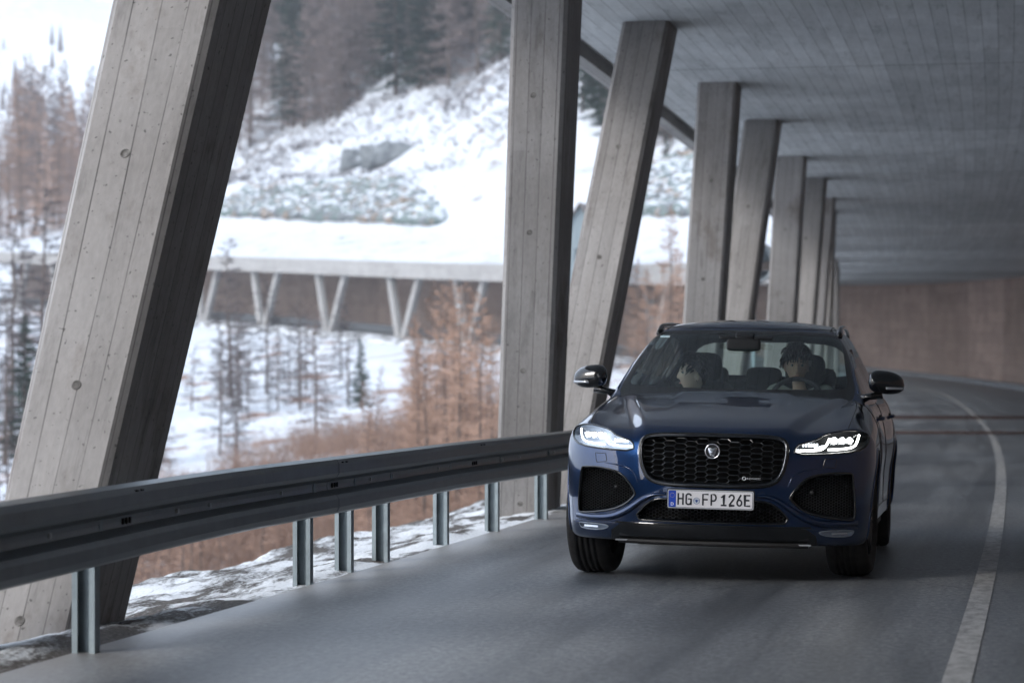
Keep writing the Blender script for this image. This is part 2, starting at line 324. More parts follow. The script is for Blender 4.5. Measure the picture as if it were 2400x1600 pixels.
# verge: grit, slush and snow under the guardrail and the column feet
def verge_z(S, O):
    p = pt(S, O); a = -O
    z = -.01-.16*sst(4.1, 5.1, a)-.10*sst(5.1, 6.2, a)-.55*np.clip(a-6.0, 0, 9)
    e = sst(3.95, 4.25, a)*(1-sst(6.2, 7.2, a))
    return z+e*(.09*np.clip(vnoise(S, O*2, 1.7, 21)+.12, 0, 1)+.035*vnoise(S, O, .5, 22)+.03*vnoise(S, O, .21, 23)+.025*vnoise(S, O, .08, 24))
def verge_mat():
    m, n, l, b = nmat('slushy_verge'); uv = n.new('ShaderNodeUVMap').outputs[0]; tc = n.new('ShaderNodeTexCoord').outputs['Object']
    a = noise(n, l, uv, 1.3, 8, .68, (1.4, .42, 1)); g = noise(n, l, uv, 38, 5, .7)
    snow = ramp(n, l, mth(n, l, 'ADD', a, mth(n, l, 'MULTIPLY', g, .14)), [(.525, (0, 0, 0)), (.60, (1, 1, 1))])
    d = ramp(n, l, mth(n, l, 'ADD', g, 0), [(.3, (.03, .026, .024)), (.52, (.085, .075, .068)), (.72, (.22, .2, .19))])
    gm = n.new('ShaderNodeNewGeometry'); c = mix(n, l, snow, d, ramp(n, l, g, [(.3, (.55, .58, .62)), (.6, (.82, .85, .88))])); l.new(c, b.inputs['Base Color'])
    b.inputs['Roughness'].default_value = .9; bump(n, l, b, mth(n, l, 'ADD', g, snow), .8, .03); return m
offs = list(-np.concatenate([np.linspace(3.98, 6.4, 46), np.linspace(6.6, 9.5, 8)]))
structure(strip('verge', 40, 112, .09, offs, verge_z, verge_mat()))
structure(strip('verge_distant', 112, SE, .8, offs[::4], verge_z, bpy.data.materials['slushy_verge']))
structure(strip('verge_behind', 0, 40, .8, offs[::4], verge_z, bpy.data.materials['slushy_verge']))
# ---------------------------------------------------------------- gallery
gal = empty('avalanche_gallery', 'long concrete avalanche gallery over the road, open on the valley side with slanting V-shaped columns', 'gallery')
HC = 5.03
def ring(name, prof, s0, s1, ds, mat, flip=False):
    """closed cross-section (o, z) swept along the path; uv = (girth, s)"""
    ss = np.arange(s0, s1+1e-6, ds); k = len(prof); P = np.array(prof, float)
    V = np.concatenate([pt(np.full(k, s), P[:, 0], P[:, 1]) for s in ss]); fs = []; uvs = []
    g = np.concatenate([[0], np.cumsum(np.hypot(*np.diff(np.vstack([P, P[:1]]), axis=0).T))])
    for i in range(len(ss)-1):
        for j in range(k):
            j2 = (j+1) % k; fs.append((i*k+j, (i+1)*k+j, (i+1)*k+j2, i*k+j2)); uvs += [(g[j], ss[i]), (g[j], ss[i+1]), (g[j+1], ss[i+1]), (g[j+1], ss[i])]
    fs += [tuple(range(k)), tuple((len(ss)-1)*k+j for j in range(k))[::-1]]; uvs += [(p[0], p[1]) for p in prof]+[(p[0], p[1]) for p in prof][::-1]
    o = mesh(name, V, fs, mat, gal); L = o.data.uv_layers.new(name='UVMap'); L.data.foreach_set('uv', np.array(uvs, float).ravel()); return o
S0 = 6.0
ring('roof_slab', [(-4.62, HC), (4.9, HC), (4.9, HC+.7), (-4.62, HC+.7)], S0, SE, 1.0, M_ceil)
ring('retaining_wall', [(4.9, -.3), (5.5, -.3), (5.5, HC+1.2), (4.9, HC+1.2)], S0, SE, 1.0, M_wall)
ring('edge_beam', [(-4.62, HC+.10), (-4.62, HC+1.30), (-5.0, HC+1.30), (-5.0, HC-.06), (-4.80, HC-.06), (-4.80, HC+.10)], S0, SE, 1.0, M_far)
# columns
M_plug = rough_mat('formwork_plug', [(.4, (.10, .095, .09)), (.6, (.22, .21, .2))], 20, .3)
def column(f, t, hd, w=.50, L=.78, detail=True, mat=M_col, taper=1.0):
    f = Vector(f); t = Vector(t); c = .035
    sec = [(-w/2+c, -L/2), (w/2-c, -L/2), (w/2, -L/2+c), (w/2, L/2-c), (w/2-c, L/2), (-w/2+c, L/2), (-w/2, L/2-c), (-w/2, -L/2+c)]
    ax = Vector((math.cos(hd), -math.sin(hd), 0)); ay = Vector((math.sin(hd), math.cos(hd), 0)); ln = (t-f).length
    mb = MB(); n = 2; vs = []; 
    for i in range(n):
        p = f.lerp(t, i/(n-1))
        q_ = 1+(taper-1)*i/(n-1); vs += [p+ax*a*q_+ay*b*q_ for a, b in sec]
    fs = []; uvs = []; g = [0]
    for j in range(8): g.append(g[-1]+math.dist(sec[j], sec[(j+1) % 8]))
    off = random.random()*50
    for i in range(n-1):
        for j in range(8):
            fs.append((i*8+j, i*8+(j+1) % 8, (i+1)*8+(j+1) % 8, (i+1)*8+j)); v0, v1 = i*ln/(n-1), (i+1)*ln/(n-1)
            uvs += [(g[j]+off, v0+off), (g[j+1]+off, v0+off), (g[j+1]+off, v1+off), (g[j]+off, v1+off)]
    fs += [tuple(range(8))[::-1], tuple((n-1)*8+j for j in range(8))]; uvs += [(0, 0)]*16
    mb.add(vs, fs, 0)
    if detail:                                   # formwork anchor holes on the face towards the traffic
        k = .55
        while k < ln-.3:
            q = f.lerp(t, k/ln)-ay*(L/2*(1+(taper-1)*k/ln))+ax*random.uniform(-.03, .03); up = (t-f).normalized(); nn = -(ay-up*ay.dot(up)).normalized()
            rr = []; 
            for r_, h_ in ((.027, -.002), (.027, .003), (.021, .003), (.016, .001)): rr += [q+(ax*math.cos(a)+up*math.sin(a))*r_+nn*h_ for a in [2*math.pi*z/14 for z in range(14)]]
            ff = [(i*14+j, i*14+(j+1) % 14, (i+1)*14+(j+1) % 14, (i+1)*14+j) for i in range(3) for j in range(14)]+[tuple(42+j for j in range(14))]
            mb.add(rr, ff, 1); uvs += [(0, 0)]*(len(ff)*4-4+14); k += 1.33+random.uniform(-.05, .05)
    o = mb.build('column', [mat, M_plug], gal); L_ = o.data.uv_layers.new(name='UVMap'); L_.data.foreach_set('uv', np.array(uvs, float).ravel()[:len(o.data.loops)*2]); return o
def rise(y): return float(np.interp(y, PP[:, 1], PZ))
def leg(xf, yf, xt, yt, hd=None, **k):
    h = math.atan(.215-.00086*yf) if hd is None else hd
    return column((xf, yf, rise(yf)-.45), (xt, yt, rise(yt)+HC+.02), h, **k)
legs = [(-2.80, 12.3, -2.60, 10.2), (-2.42, 13.1, -1.54, 15.5), (.14, 25.2, .33, 22.7), (.36, 25.9, 1.50, 28.1), (2.50, 36.0, 2.71, 33.9), (2.80, 36.8, 3.76, 38.9),
        (4.78, 47.6, 4.88, 45.4), (5.18, 48.4, 5.84, 50.4), (6.55, 58.4, 6.74, 56.3), (6.86, 59.2, 7.35, 61.0)]
for i, q in enumerate(legs): leg(*q, taper=1.34 if i == 1 else 1.0)
def vpair(s, of=-4.0, ot=-3.6, sp=2.35, mat=M_col, detail=True):
    for sg in (-1, 1):
        f = pt(s+sg*.36, of); t = pt(s+sg*sp, ot); h = float(np.interp(s, PS, PH))
        column((f[0], f[1], f[2]-.45), (t[0], t[1], t[2]+HC+.02), h, mat=mat, detail=detail)
s = s_of_y(70.0)
while s < s_of_y(205)-6:
    k = sst(s_of_y(105), s_of_y(125), s); vpair(s, -4.42+.3*k, -4.40+.6*k, detail=False); s += 11.3
for yy in (1.0, -10.5, -22, -33.5): vpair(s_of_y(yy), -4.6, -4.1, detail=False)
far_s = [s_of_y(y) for y in (209, 221, 234, 247, 260, 273, 286, 299, 312, 325)]
for s in far_s: vpair(s, -4.5, -4.2, 2.9, mat=M_far, detail=False)
# far guardrail seen under the far roof
# ---------------------------------------------------------------- terrain
def snow_mat(name, brown, thr, grass=((.20, .12, .085), (.10, .075, .06)), scale=.35, snowc=((.50, .545, .61), (.66, .69, .73))):
    m, n, l, b = nmat(name); tc = n.new('ShaderNodeTexCoord').outputs['Object']
    a = noise(n, l, tc, scale, 9, .68); g = noise(n, l, tc, scale*14, 6, .7)
    f = mth(n, l, 'ADD', a, mth(n, l, 'MULTIPLY', g, .22))
    k = ramp(n, l, f, [(thr, (0, 0, 0)), (thr+.07, (1, 1, 1))])
    c = mix(n, l, k, ramp(n, l, g, [(.35, snowc[0]), (.6, snowc[1])]), ramp(n, l, g, [(.35, grass[1]), (.62, grass[0])]))
    l.new(c, b.inputs['Base Color']); b.inputs['Roughness'].default_value = .9; b.inputs['Specular IOR Level'].default_value = .2
    bump(n, l, b, mth(n, l, 'ADD', g, a), .6, .25); return m
M_hill = snow_mat('snowy_hillside', 1, .69)
M_valley = snow_mat('snowy_valley', 1, .66, ((.30, .18, .13), (.17, .11, .09)), .16)
def hill():
    ss = np.concatenate([np.arange(0, 90, 4), np.arange(90, 410, 1.6)]); oo = np.concatenate([[-4.72], np.linspace(-3.5, 7, 8), np.linspace(8.5, 130, 82), np.linspace(133, 300, 42)])
    S, O = np.meshgrid(ss, oo, indexing='ij'); V = pt(S, O); z = hill_z(V[..., 0].ravel(), V[..., 1].ravel()).reshape(S.shape)
    zz = np.interp(S, PS, PZ)+6.38+.20*(O+4.9); w = sst(5, 9, O); V[..., 2] = zz*(1-w)+z*w+(O > -4.7)*.12*vnoise(S, O, 1.5, 5)
    n, k = S.shape
    return mesh('hill', V.reshape(-1, 3), [(i*k+j, i*k+j+1, (i+1)*k+j+1, (i+1)*k+j) for i in range(n-1) for j in range(k-1)], M_hill, None, True)
structure(hill())
def valley():
    th = np.concatenate([np.linspace(-75, -14, 70), np.linspace(-13.5, 14, 190), np.linspace(15, 35, 20)]); rr = np.concatenate([np.geomspace(4, 60, 50), np.linspace(61.2, 400, 210)])
    T, Q = np.meshgrid(np.radians(th), rr, indexing='ij'); X = Q*np.sin(T); Y = Q*np.cos(T); z = valley_z(X, Y); i, o, s = near(X, Y)
    n, k = T.shape; ok = ((o < -6.3) & (s < SE-1.5)).reshape(n, k)
    z = z-.25
    V = np.stack([X.ravel(), Y.ravel(), z], -1)
    fs = [(a*k+b, (a+1)*k+b, (a+1)*k+b+1, a*k+b+1) for a in range(n-1) for b in range(k-1) if ok[a, b] or ok[a+1, b] or ok[a, b+1] or ok[a+1, b+1]]
    return mesh('valley_slope', V, fs, M_valley, None, True)
structure(valley())
structure(mesh('snowfield', [(-900, -400, -15), (40, -400, -15), (40, 500, -15), (-900, 500, -15)], [(0, 1, 2, 3)], M_valley))
# far mountain across the side valley, top left
def mountain():
    xs = np.linspace(-520, 320, 150); ys = np.linspace(520, 1250, 90); X, Y = np.meshgrid(xs, ys, indexing='ij')
    u = X/Y; ridge = 150-330*(u+.20); z = np.minimum(20+(Y-520)*.36, 1e9); rz = np.clip(ridge, 10, 190)*(Y/950)
    z = -smax(-z, -rz, 14)+9*vnoise(X, Y, 70, 31)+4*vnoise(X, Y, 26, 32)+1.5*vnoise(X, Y, 9, 33)
    n, k = X.shape
    return mesh('mountain', np.stack([X, Y, z], -1).reshape(-1, 3), [(a*k+b, (a+1)*k+b, (a+1)*k+b+1, a*k+b+1) for a in range(n-1) for b in range(k-1)], snow_mat('mountain_snow', 1, .72, ((.25, .25, .26), (.15, .15, .16)), .02), None, True)
structure(mountain())
# ---------------------------------------------------------------- guardrail
def steel(name, c, rough, sc_=6):
    m, n, l, b = nmat(name); tc = n.new('ShaderNodeTexCoord').outputs['Object']; f = noise(n, l, tc, sc_, 8, .7); g = noise(n, l, tc, 60, 3, .6)
    l.new(ramp(n, l, f, [(.3, tuple(x*.62 for x in c)), (.7, c)]), b.inputs['Base Color']); b.inputs['Metallic'].default_value = .75
    l.new(mth(n, l, 'ADD', rough-.1, mth(n, l, 'MULTIPLY', f, .3)), b.inputs['Roughness']); bump(n, l, b, g, .15, .002); return m
M_rail = steel('weathered_galvanised_beam', (.26, .285, .30), .32); M_post = steel('galvanised_post', (.34, .40, .43), .5); M_bolt = simple('bolt_steel', (.55, .57, .58), .3, .8); M_hole = simple('slot_dark', (.01, .01, .012), .8)
rail = empty('guardrail', 'weathered steel W-beam guardrail on galvanised posts beside the road', 'guardrail')
_ro = spl([40, 54, 60.5, 65, 69, 84, 90], [-3.60, -3.62, -3.93, -3.93, -3.80, -3.70, -3.70])
def ro(s): return _ro(s)
def sy(y): return s_of_y(y-.82)
prof = [(a, b-.018) for a, b in [(-.075, .452), (-.07, .438), (-.045, .425), (-.015, .44), (.0, .47), (.0, .52), (-.015, .545), (-.075, .575), (-.078, .60), (-.075, .625), (-.015, .655), (.0, .68), (.0, .735), (-.015, .765), (-.05, .78), (-.075, .772), (-.08, .755)]]
def beam(s0, s1, k):
    e = .0032*(k % 2); ss = np.linspace(s0-.16, s1+.16, 8); P = np.array(prof); T = .004; n = len(P)
    inner = P.copy(); inner[:, 0] -= T; loop = np.vstack([P, inner[::-1]]); loop[:, 0] += e
    V = np.concatenate([pt(np.full(2*n, s), ro(s)+loop[:, 0], loop[:, 1]) for s in ss]); q = 2*n
    fs = [(i*q+j, (i+1)*q+j, (i+1)*q+(j+1) % q, i*q+(j+1) % q) for i in range(len(ss)-1) for j in range(q)]+[(a+j, a+j+1, a+q-2-j, a+q-1-j) for a in (0, (len(ss)-1)*q) for j in range(n-1)]
    o = mesh('beam', V, fs, M_rail, rail); return o
_bc = {}
def bits(parent, ss, w, h, z, o, nm, mat):
    for s in ss:
        p = pt(s, ro(s)+o, z); hd = float(np.interp(s, PS, PH))
        if (nm, w) not in _bc:
            mb = MB(); mb.box((0, 0, 0), (.012, w, h)); q = mb.build(nm, mat); _bc[(nm, w)] = q.data
        else: q = bpy.data.objects.new(nm, _bc[(nm, w)]); col.objects.link(q)
        q.location = p; q.rotation_euler = (0, 0, -hd); q.parent = parent
y0 = 12.35-4*6
for k in range(40):
    ya = y0+4*k
    if ya > 118: break
    s0, s1 = sy(ya), sy(ya+4); b_ = beam(s0, s1, k)
    if ya < 7 or ya > 30: continue
    bits(b_, [s0+d for d in (-.06, 0, .06)], .018, .030, .582, -.072, 'splice_slot', M_hole)
    bits(b_, [s0+d for d in (-.07, .02)], .03, .008, .727, .001, 'splice_slot', M_hole)
    bits(b_, [s0+d for d in (.9, 1.5, 2.9)], .018, .022, .582, -.068, 'bolt', M_bolt)
def post(y):
    s = sy(y); hd = float(np.interp(s, PS, PH)); mb = MB(); c = pt(s, ro(s)-.145, .0)
    ax = Vector((math.cos(hd), -math.sin(hd), 0)); ay = Vector((math.sin(hd), math.cos(hd), 0)); c = Vector(c)
    sec = [(-.055, .035), (.055, .035), (.055, -.035), (.028, -.035), (.028, -.028), (.046, -.028), (.046, .026), (-.046, .026), (-.046, -.028), (-.028, -.028), (-.028, -.035), (-.055, -.035)]
    vs = [c+ax*a+ay*b+Vector((0, 0, z)) for z in (-.45, .74) for a, b in sec]
    mb.add(vs, [(i, (i+1) % 12, 12+(i+1) % 12, 12+i) for i in range(12)])
    o = mb.build('post', M_post, rail)
    m2 = MB(); m2.box(c+ax*.062+Vector((0, 0, .60)), (.026, .05, .12), rz=-hd); m2.build('spacer', M_post, o)
for y in [-6, -4, -2, 0, 2, 4, 6, 8, 10.1, 11.95, 15.9, 16.85, 17.8, 19.6, 21.2, 23.0, 25.2, 27.4, 29.4]+list(np.arange(31.4, 118, 2.0)): post(y)
# rail inside the far part of the gallery
fr = empty('distant_guardrail', 'dark guardrail seen between the feet of the distant gallery columns across the valley', 'guardrail')
for k in range(14):
    a = far_s[0]-8+k*11; n_ = 6; ss = np.linspace(a, a+11, n_); loop = [(-3.5, .15), (-3.5, .85), (-3.6, .85), (-3.6, .15)]
    V = np.concatenate([pt(np.full(4, s), np.array(loop)[:, 0], np.array(loop)[:, 1]) for s in ss])
    mesh('beam', V, [(i*4+j, (i+1)*4+j, (i+1)*4+(j+1) % 4, i*4+(j+1) % 4) for i in range(n_-1) for j in range(4)]+[(0, 1, 2, 3), tuple(range(4*n_-4, 4*n_))[::-1]], simple('distant_rail', (.05, .055, .06), .6) if k == 0 else bpy.data.materials['distant_rail'], fr)
# round traffic mirror between the columns
tm = empty('traffic_mirror', 'round convex traffic mirror with a grey rim on a post outside the columns', 'traffic mirror', (5.35, 57.5, -.5))
mb = MB(); mb.tube([(0, .08, 0), (0, .08, 5.0)], .045, 10); mb.build('pole', M_post, tm)
mb = MB(); mb.ell((0, 0, 4.3), (.42, .07, .42), 32, 10); mb.build('mirror_glass', simple('mirror_glass', (.75, .85, .9), .05, 1), tm, True)
mb = MB(); mb.tube([(.45*math.cos(a), -.02, 4.3+.45*math.sin(a)) for a in np.linspace(0, 2*math.pi, 33)[:-1]], .035, 8, closed=True); mb.build('rim', simple('mirror_rim', (.18, .2, .22), .5), tm, True)
# hut with a gabled roof up the slope between two columns
def hut():
    y = 168.; x = (1332-1176)/5978*y; zb = 1.264+(866-640)/5978*y
    zt_ = float(valley_z([x], [y])[0])-zb-1.0
    e = empty('transformer_tower', 'narrow grey tower with a gabled roof between the second and third columns', 'tower', (x, y, zb), R(-12))
    mb = MB(); w, L, h = .85, 2.2, 3.4
    mb.add([(-w, 0, zt_), (w, 0, zt_), (w, 0, h), (0, 0, h+1.3), (-w, 0, h), (-w, L, zt_), (w, L, zt_), (w, L, h), (0, L, h+1.3), (-w, L, h)], [(0, 1, 2, 3, 4), (9, 8, 7, 6, 5), (1, 6, 7, 2), (0, 4, 9, 5)])
    mb.build('wall', rough_mat('hut_boards', [(.3, (.16, .2, .22)), (.7, (.26, .31, .33))], 1, map_=(6, 6, .3)), e)
    mb = MB()
    for sg in (-1, 1):
        mb.add([(0, -.3, h+1.36), (0, L+.3, h+1.36), (sg*(w+.35), L+.3, h-.42), (sg*(w+.35), -.3, h-.42), (0, -.3, h+1.54), (0, L+.3, h+1.54), (sg*(w+.35), L+.3, h-.24), (sg*(w+.35), -.3, h-.24)], [(0, 1, 2, 3), (4, 7, 6, 5), (0, 3, 7, 4), (3, 2, 6, 7), (1, 5, 6, 2)])
    mb.build('roof', simple('hut_roof', (.14, .12, .11), .8), e)
    mb = MB(); mb.box((0, -.02, 1.5), (.7, .06, .9)); mb.build('window', simple('hut_window', (.05, .07, .09), .1), e)
hut()
# ---------------------------------------------------------------- trees
def bark(nm, a, b_): return rough_mat(nm, [(.3, a), (.7, b_)], 3, .4, .05, map_=(3, 3, .6))
M_bark = bark('larch_bark', (.07, .055, .05), (.16, .125, .11)); M_bark2 = bark('spruce_bark', (.04, .03, .026), (.09, .07, .06))
def foliage(nm, a, b_):
    m, n, l, b = nmat(nm); oi = n.new('ShaderNodeObjectInfo').outputs['Random']; tc = n.new('ShaderNodeTexCoord').outputs['Object']
    f = mth(n, l, 'ADD', mth(n, l, 'MULTIPLY', noise(n, l, tc, 1.2, 3), .6), mth(n, l, 'MULTIPLY', oi, .4)); l.new(ramp(n, l, f, [(.25, a), (.75, b_)]), b.inputs['Base Color']); b.inputs['Roughness'].default_value = .9; b.inputs['Specular IOR Level'].default_value = .15
    return m
M_red = foliage('red_brown_larch_twigs', (.17, .11, .085), (.50, .34, .26)); M_grey = foliage('grey_brown_larch_twigs', (.12, .10, .10), (.26, .205, .19)); M_spr = foliage('spruce_needles', (.010, .022, .018), (.035, .06, .045)); M_dark = foliage('dark_larch_twigs', (.06, .055, .06), (.12, .10, .10))
def twigs(mb, a, b_, w, rng):
    d = (b_-a); s_ = d.cross(Vector(rng.normal(size=3))); s_.normalize(); mb.v += [tuple(a-s_*w), tuple(a+s_*w), tuple(b_)]; i = len(mb.v); mb.f.append((i-3, i-2, i-1)); mb.m.append(0)
def larch_mesh(h, nb, ns, seed, w=.02, rad=.16, low=.16):
    rng = np.random.default_rng(seed); tr = MB(); lean = [Vector((rng.normal()*.012*h*k/6, rng.normal()*.012*h*k/6, h*k/6)) for k in range(7)]
    tr.tube(lean, [.010*h*(1-k/6.3)+.006 for k in range(7)], 7); cr = MB()
    for i in range(nb):
        t = low+(1-low)*(i+rng.random())/nb; z = h*t; p = Vector((np.interp(z, [q.z for q in lean], [q.x for q in lean]), np.interp(z, [q.z for q in lean], [q.y for q in lean]), z))
        L = h*rad*(1-t)**.75*(.6+.6*rng.random())+.12; a = rng.random()*6.283; up = .05+.5*(t-.3)+rng.normal()*.1
        dr = Vector((math.cos(a), math.sin(a), up)); e = p+dr*L; e.z -= .10*L; m_ = (p+e)/2+Vector((0, 0, -.08*L)); twigs(cr, p, m_+(m_-p)*.15, w*1.6, rng); twigs(cr, m_, e, w*1.1, rng)
        for j in range(ns):
            k = .15+.85*rng.random(); q = p.lerp(m_, k*2) if k < .5 else m_.lerp(e, k*2-1); v = Vector((dr.x+rng.normal()*.8, dr.y+rng.normal()*.8, rng.normal()*.35+.1)).normalized()
            l_ = L*(.16+.25*rng.random())+.06; q2 = q+v*l_; twigs(cr, q, q2, w, rng)
            if ns > 6:
                v2 = (v+Vector(rng.normal(size=3))*.7).normalized(); twigs(cr, q.lerp(q2, .5), q.lerp(q2, .5)+v2*l_*.6, w*.8, rng)
    return tr, cr
def spruce_mesh(h, seed, nb=130, ns=30):
    rng = np.random.default_rng(seed); tr = MB(); tr.tube([(0, 0, 0), (0, 0, h*.5), (0, 0, h)], [.014*h, .008*h, .01], 7); cr = MB()
    for i in range(nb):
        t = .08+.92*(i+rng.random())/nb; z = h*t; L = h*.21*(1-t)**.8*(.7+.45*rng.random())+.1; a = rng.random()*6.283; dr = Vector((math.cos(a), math.sin(a), .15-.45*(1-t))); p = Vector((0, 0, z)); e = p+dr*L; e.z += .08*L
        twigs(cr, p, e, .05, rng)
        for j in range(ns):
            k = .1+.9*rng.random(); q = p.lerp(e, k); v = Vector((dr.x*.8+rng.normal()*.6, dr.y*.8+rng.normal()*.6, -.35+rng.normal()*.25)).normalized(); twigs(cr, q, q+v*(L*.28*(1.2-k)+.12), .045, rng)
    return tr, cr
def proto(kind, trm, crm, mt, mc):
    a = trm.build('trunk', mt); b_ = crm.build('crown', mc); da, db = a.data, b_.data; bpy.data.objects.remove(a); bpy.data.objects.remove(b_); return (kind, da, db)
PR = {}
for i in range(3): PR['red%d' % i] = proto('larch_tree', *larch_mesh(10, 90, 22, 100+i, .012, .20, .06), M_bark, M_red)
for i in range(3): PR['grey%d' % i] = proto('larch_tree', *larch_mesh(10, 84, 20, 200+i, .026, .19, .06), M_bark, M_grey)
for i in range(2): PR['dark%d' % i] = proto('larch_tree', *larch_mesh(10, 60, 16, 300+i, .024, .19, .08), M_bark, M_dark)
for i in range(2): PR['spr%d' % i] = proto('spruce_tree', *spruce_mesh(10, 400+i), M_bark2, M_spr)
for i in range(2): PR['sap%d' % i] = proto('larch_sapling', *larch_mesh(10, 44, 12, 500+i, .022, .20, .02), M_bark, M_red)
NT = [0]
def tree(key, x, y, z, h, label, cat, group, wf=1.0):
    kind, da, db = PR[key]; r = empty(kind, label, cat, (x, y, z), random.random()*6.28, group); s_ = h/10; r.scale = (s_*wf, s_*wf, s_); r.rotation_euler = (random.gauss(0, .02), random.gauss(0, .02), random.random()*6.28)
    for nm, d in (('trunk', da), ('crown', db)):
        o = bpy.data.objects.new(nm, d); col.objects.link(o); o.parent = r
    NT[0] += 1
U = lambda px: (px-1176)/5978
def on_valley(px, d): x = U(px)*d; return x, d, float(valley_z([x], [d])[0])-.3
def on_hill(px, d): x = U(px)*d; return x, d, float(hill_z([x], [d])[0])-.3
rr = random.Random(3)
# red-brown larches of the valley, right of the first opening
for k in range(50):
    px = rr.triangular(800, 1175, 1060); d = rr.uniform(62, 118); x, y, z = on_valley(px, d)
    top = rr.uniform(640, 860) if px > 930 else rr.uniform(830, 1000); zt = 1.264+(866-top)/5978*d
    tree('red%d' % (k % 3), x, y, z, max(3, zt-z), '%s red-brown larch in the valley thicket %s' % ('tall bare' if px > 930 else 'lower bare', 'close to the second column' if px > 1060 else 'towards its middle' if px > 930 else 'along its left edge'), 'tree', 'red-brown larches in the valley thicket', .8)
for k in range(70):
    px = rr.uniform(200, 1170); d = rr.uniform(58, 112); x, y, z = on_valley(px, d); top = rr.uniform(1010, 1240)-(px-600)*.08; zt = 1.264+(866-top)/5978*d
    tree('sap%d' % (k % 2), x, y, z, max(2, zt-z), 'young brown larch in the brush %s' % ('behind the first guardrail stretch, nearest the leaning column' if px < 500 else 'below the open snow slope, over the rail' if px < 850 else 'in front of the red-brown thicket'), 'tree', 'young larches in the valley brush', 1.0)
for k in range(10):
    px = 1325+rr.uniform(0, 280); d = rr.uniform(95, 150); x, y, z = on_valley(px, d)
    tree('red%d' % (k % 3), x, y, z, rr.uniform(6, 9), 'red-brown larch seen low between the slanting columns', 'tree', 'larches low between the columns', .8)
ind = [('dark0', 530, 172, 905, 545, 'tall dark bare larch, tallest on the snow slope below the distant gallery'), ('dark1', 612, 170, 900, 640, 'dark bare larch just right of the tallest one on the snow slope'), ('dark0', 690, 160, 1010, 690, 'thin bare larch with a kinked trunk in the middle of the snow slope'),
       ('dark1', 800, 160, 905, 700, 'slender bare larch standing below the V columns on the snow slope'), ('spr0', 828, 150, 925, 775, 'small dark green spruce alone on the snow slope'), ('dark1', 440, 165, 1100, 790, 'bare larch close to the edge of the leaning column on the snow slope'),
       ('dark1', 750, 140, 1090, 870, 'short bare larch low on the snow slope'), ('dark0', 570, 150, 1000, 850, 'short dark larch at the lower left of the snow slope'),
       ('dark0', 25, 150, 1000, 480, 'dark bare larch at the left edge of the view'), ('dark1', 95, 155, 1020, 430, 'dark bare larch left of the leaning column'), ('dark0', 62, 170, 900, 560, 'thin dark larch in the left opening'), ('spr1', 55, 140, 960, 720, 'dark green spruce at the left edge below the gallery roof'),
       ('grey1', 122, 345, 410, 215, 'single larch with a bare trunk standing forward on the snow bank'), ('dark1', 10, 140, 1120, 640, 'bushy bare larch low at the left edge')]
for k, px, d, yb, yt, lb in ind:
    x = U(px)*d; zb = 1.264+(866-yb)/5978*d
    zg = float((hill_z if yb < 560 else valley_z)([x], [d])[0]); zt = 1.264+(866-yt)/5978*d; z = min(zb, zg)-.2 if yb < 560 else zg-.3
    tree(k, x, d, z, zt-z, lb, 'tree', None, 1.35 if k[0] == 'd' else 1.0)
# thin dark larches scattered over the snow slope, and those of the left opening
for k in range(38):
    px = rr.uniform(170, 860) if k < 29 else rr.uniform(-20, 150); d = rr.uniform(112, 196); x, y, z = on_valley(px, d)
    tree(('dark%d' % (k % 2)) if rr.random() < .6 else ('grey%d' % (k % 3)), x, y, z, rr.uniform(2.5, 7.0), 'thin bare larch on the snow slope below the distant gallery, %s' % ('left opening' if px < 160 else 'nearest the leaning column' if px < 480 else 'middle' if px < 680 else 'towards the thicket'), 'tree', 'thin larches of the snow slope', rr.uniform(.9, 1.3))
# forest above the riprap
def treeline(px): return float(np.interp(px, [480, 560, 700, 800, 900, 1000, 1060, 1180, 1330, 1450, 1620], [365, 345, 300, 260, 225, 190, 215, 225, 300, 330, 345]))
n1 = 0; tries = 0; FT = []
while n1 < 420 and tries < 5000:
    tries += 1; px = rr.uniform(470, 1620); d = rr.uniform(300, 415)
    if 1190 < px < 1320: continue
    x, y, z = on_hill(px, d); yb = 866-(z-1.264)*5978/d
    if yb > treeline(px)+8: continue
    g = math.sin(px*.021)+math.sin(px*.047+1.3); sp = rr.random() < (.55 if g > .3 else .12)
    FT.append((d, px, x, y, z, rr.uniform(13, 21), sp)); n1 += 1
t0_ = 0
while t0_ < 60:
    px = rr.uniform(1335, 1625); d = rr.uniform(226, 300); x, y, z = on_hill(px, d); yb = 866-(z-1.264)*5978/d; tries += 1
    if tries > 30000: break
    if not treeline(px)-170 < yb < treeline(px)+6: continue
    FT.append((d, px, x, y, z, rr.uniform(8, 14), rr.random() < .5)); t0_ += 1
FT.sort(); cnt_ = {True: 0, False: 0}; mass = {}
for k, (d, px, x, y, z, h, sp) in enumerate(FT):
    cnt_[sp] += 1; key = ('spr%d' % (k % 2)) if sp else ('grey%d' % (k % 3))
    if cnt_[sp] > (120 if sp else 95):
        for part in (1, 2):
            da = PR[key][part]
            if (key, part) not in mass:
                v = np.zeros(len(da.vertices)*3); da.vertices.foreach_get('co', v); mass[(key, part)] = (v.reshape(-1, 3), [tuple(p.vertices) for p in da.polygons], [])
            mass[(key, part)][2].append((x, y, z, h/10, rr.random()*6.28))
        continue
    where = 'at the leaning first column' if px < 700 else 'above the middle of the snowy slope' if px < 950 else 'above the right half of the snowy slope' if px < 1200 else 'seen between the second and third columns' if px < 1430 else 'seen right of the third column'
    tree(key, x, y, z, h, ('dark green spruce in the forest ' if sp else 'bare grey-brown larch in the forest ')+where, 'tree', ('spruces of the slope forest ' if sp else 'larches of the slope forest ')+where, 1.0 if sp else .95)
fv, ff, fm = [], [], []; base_ = 0
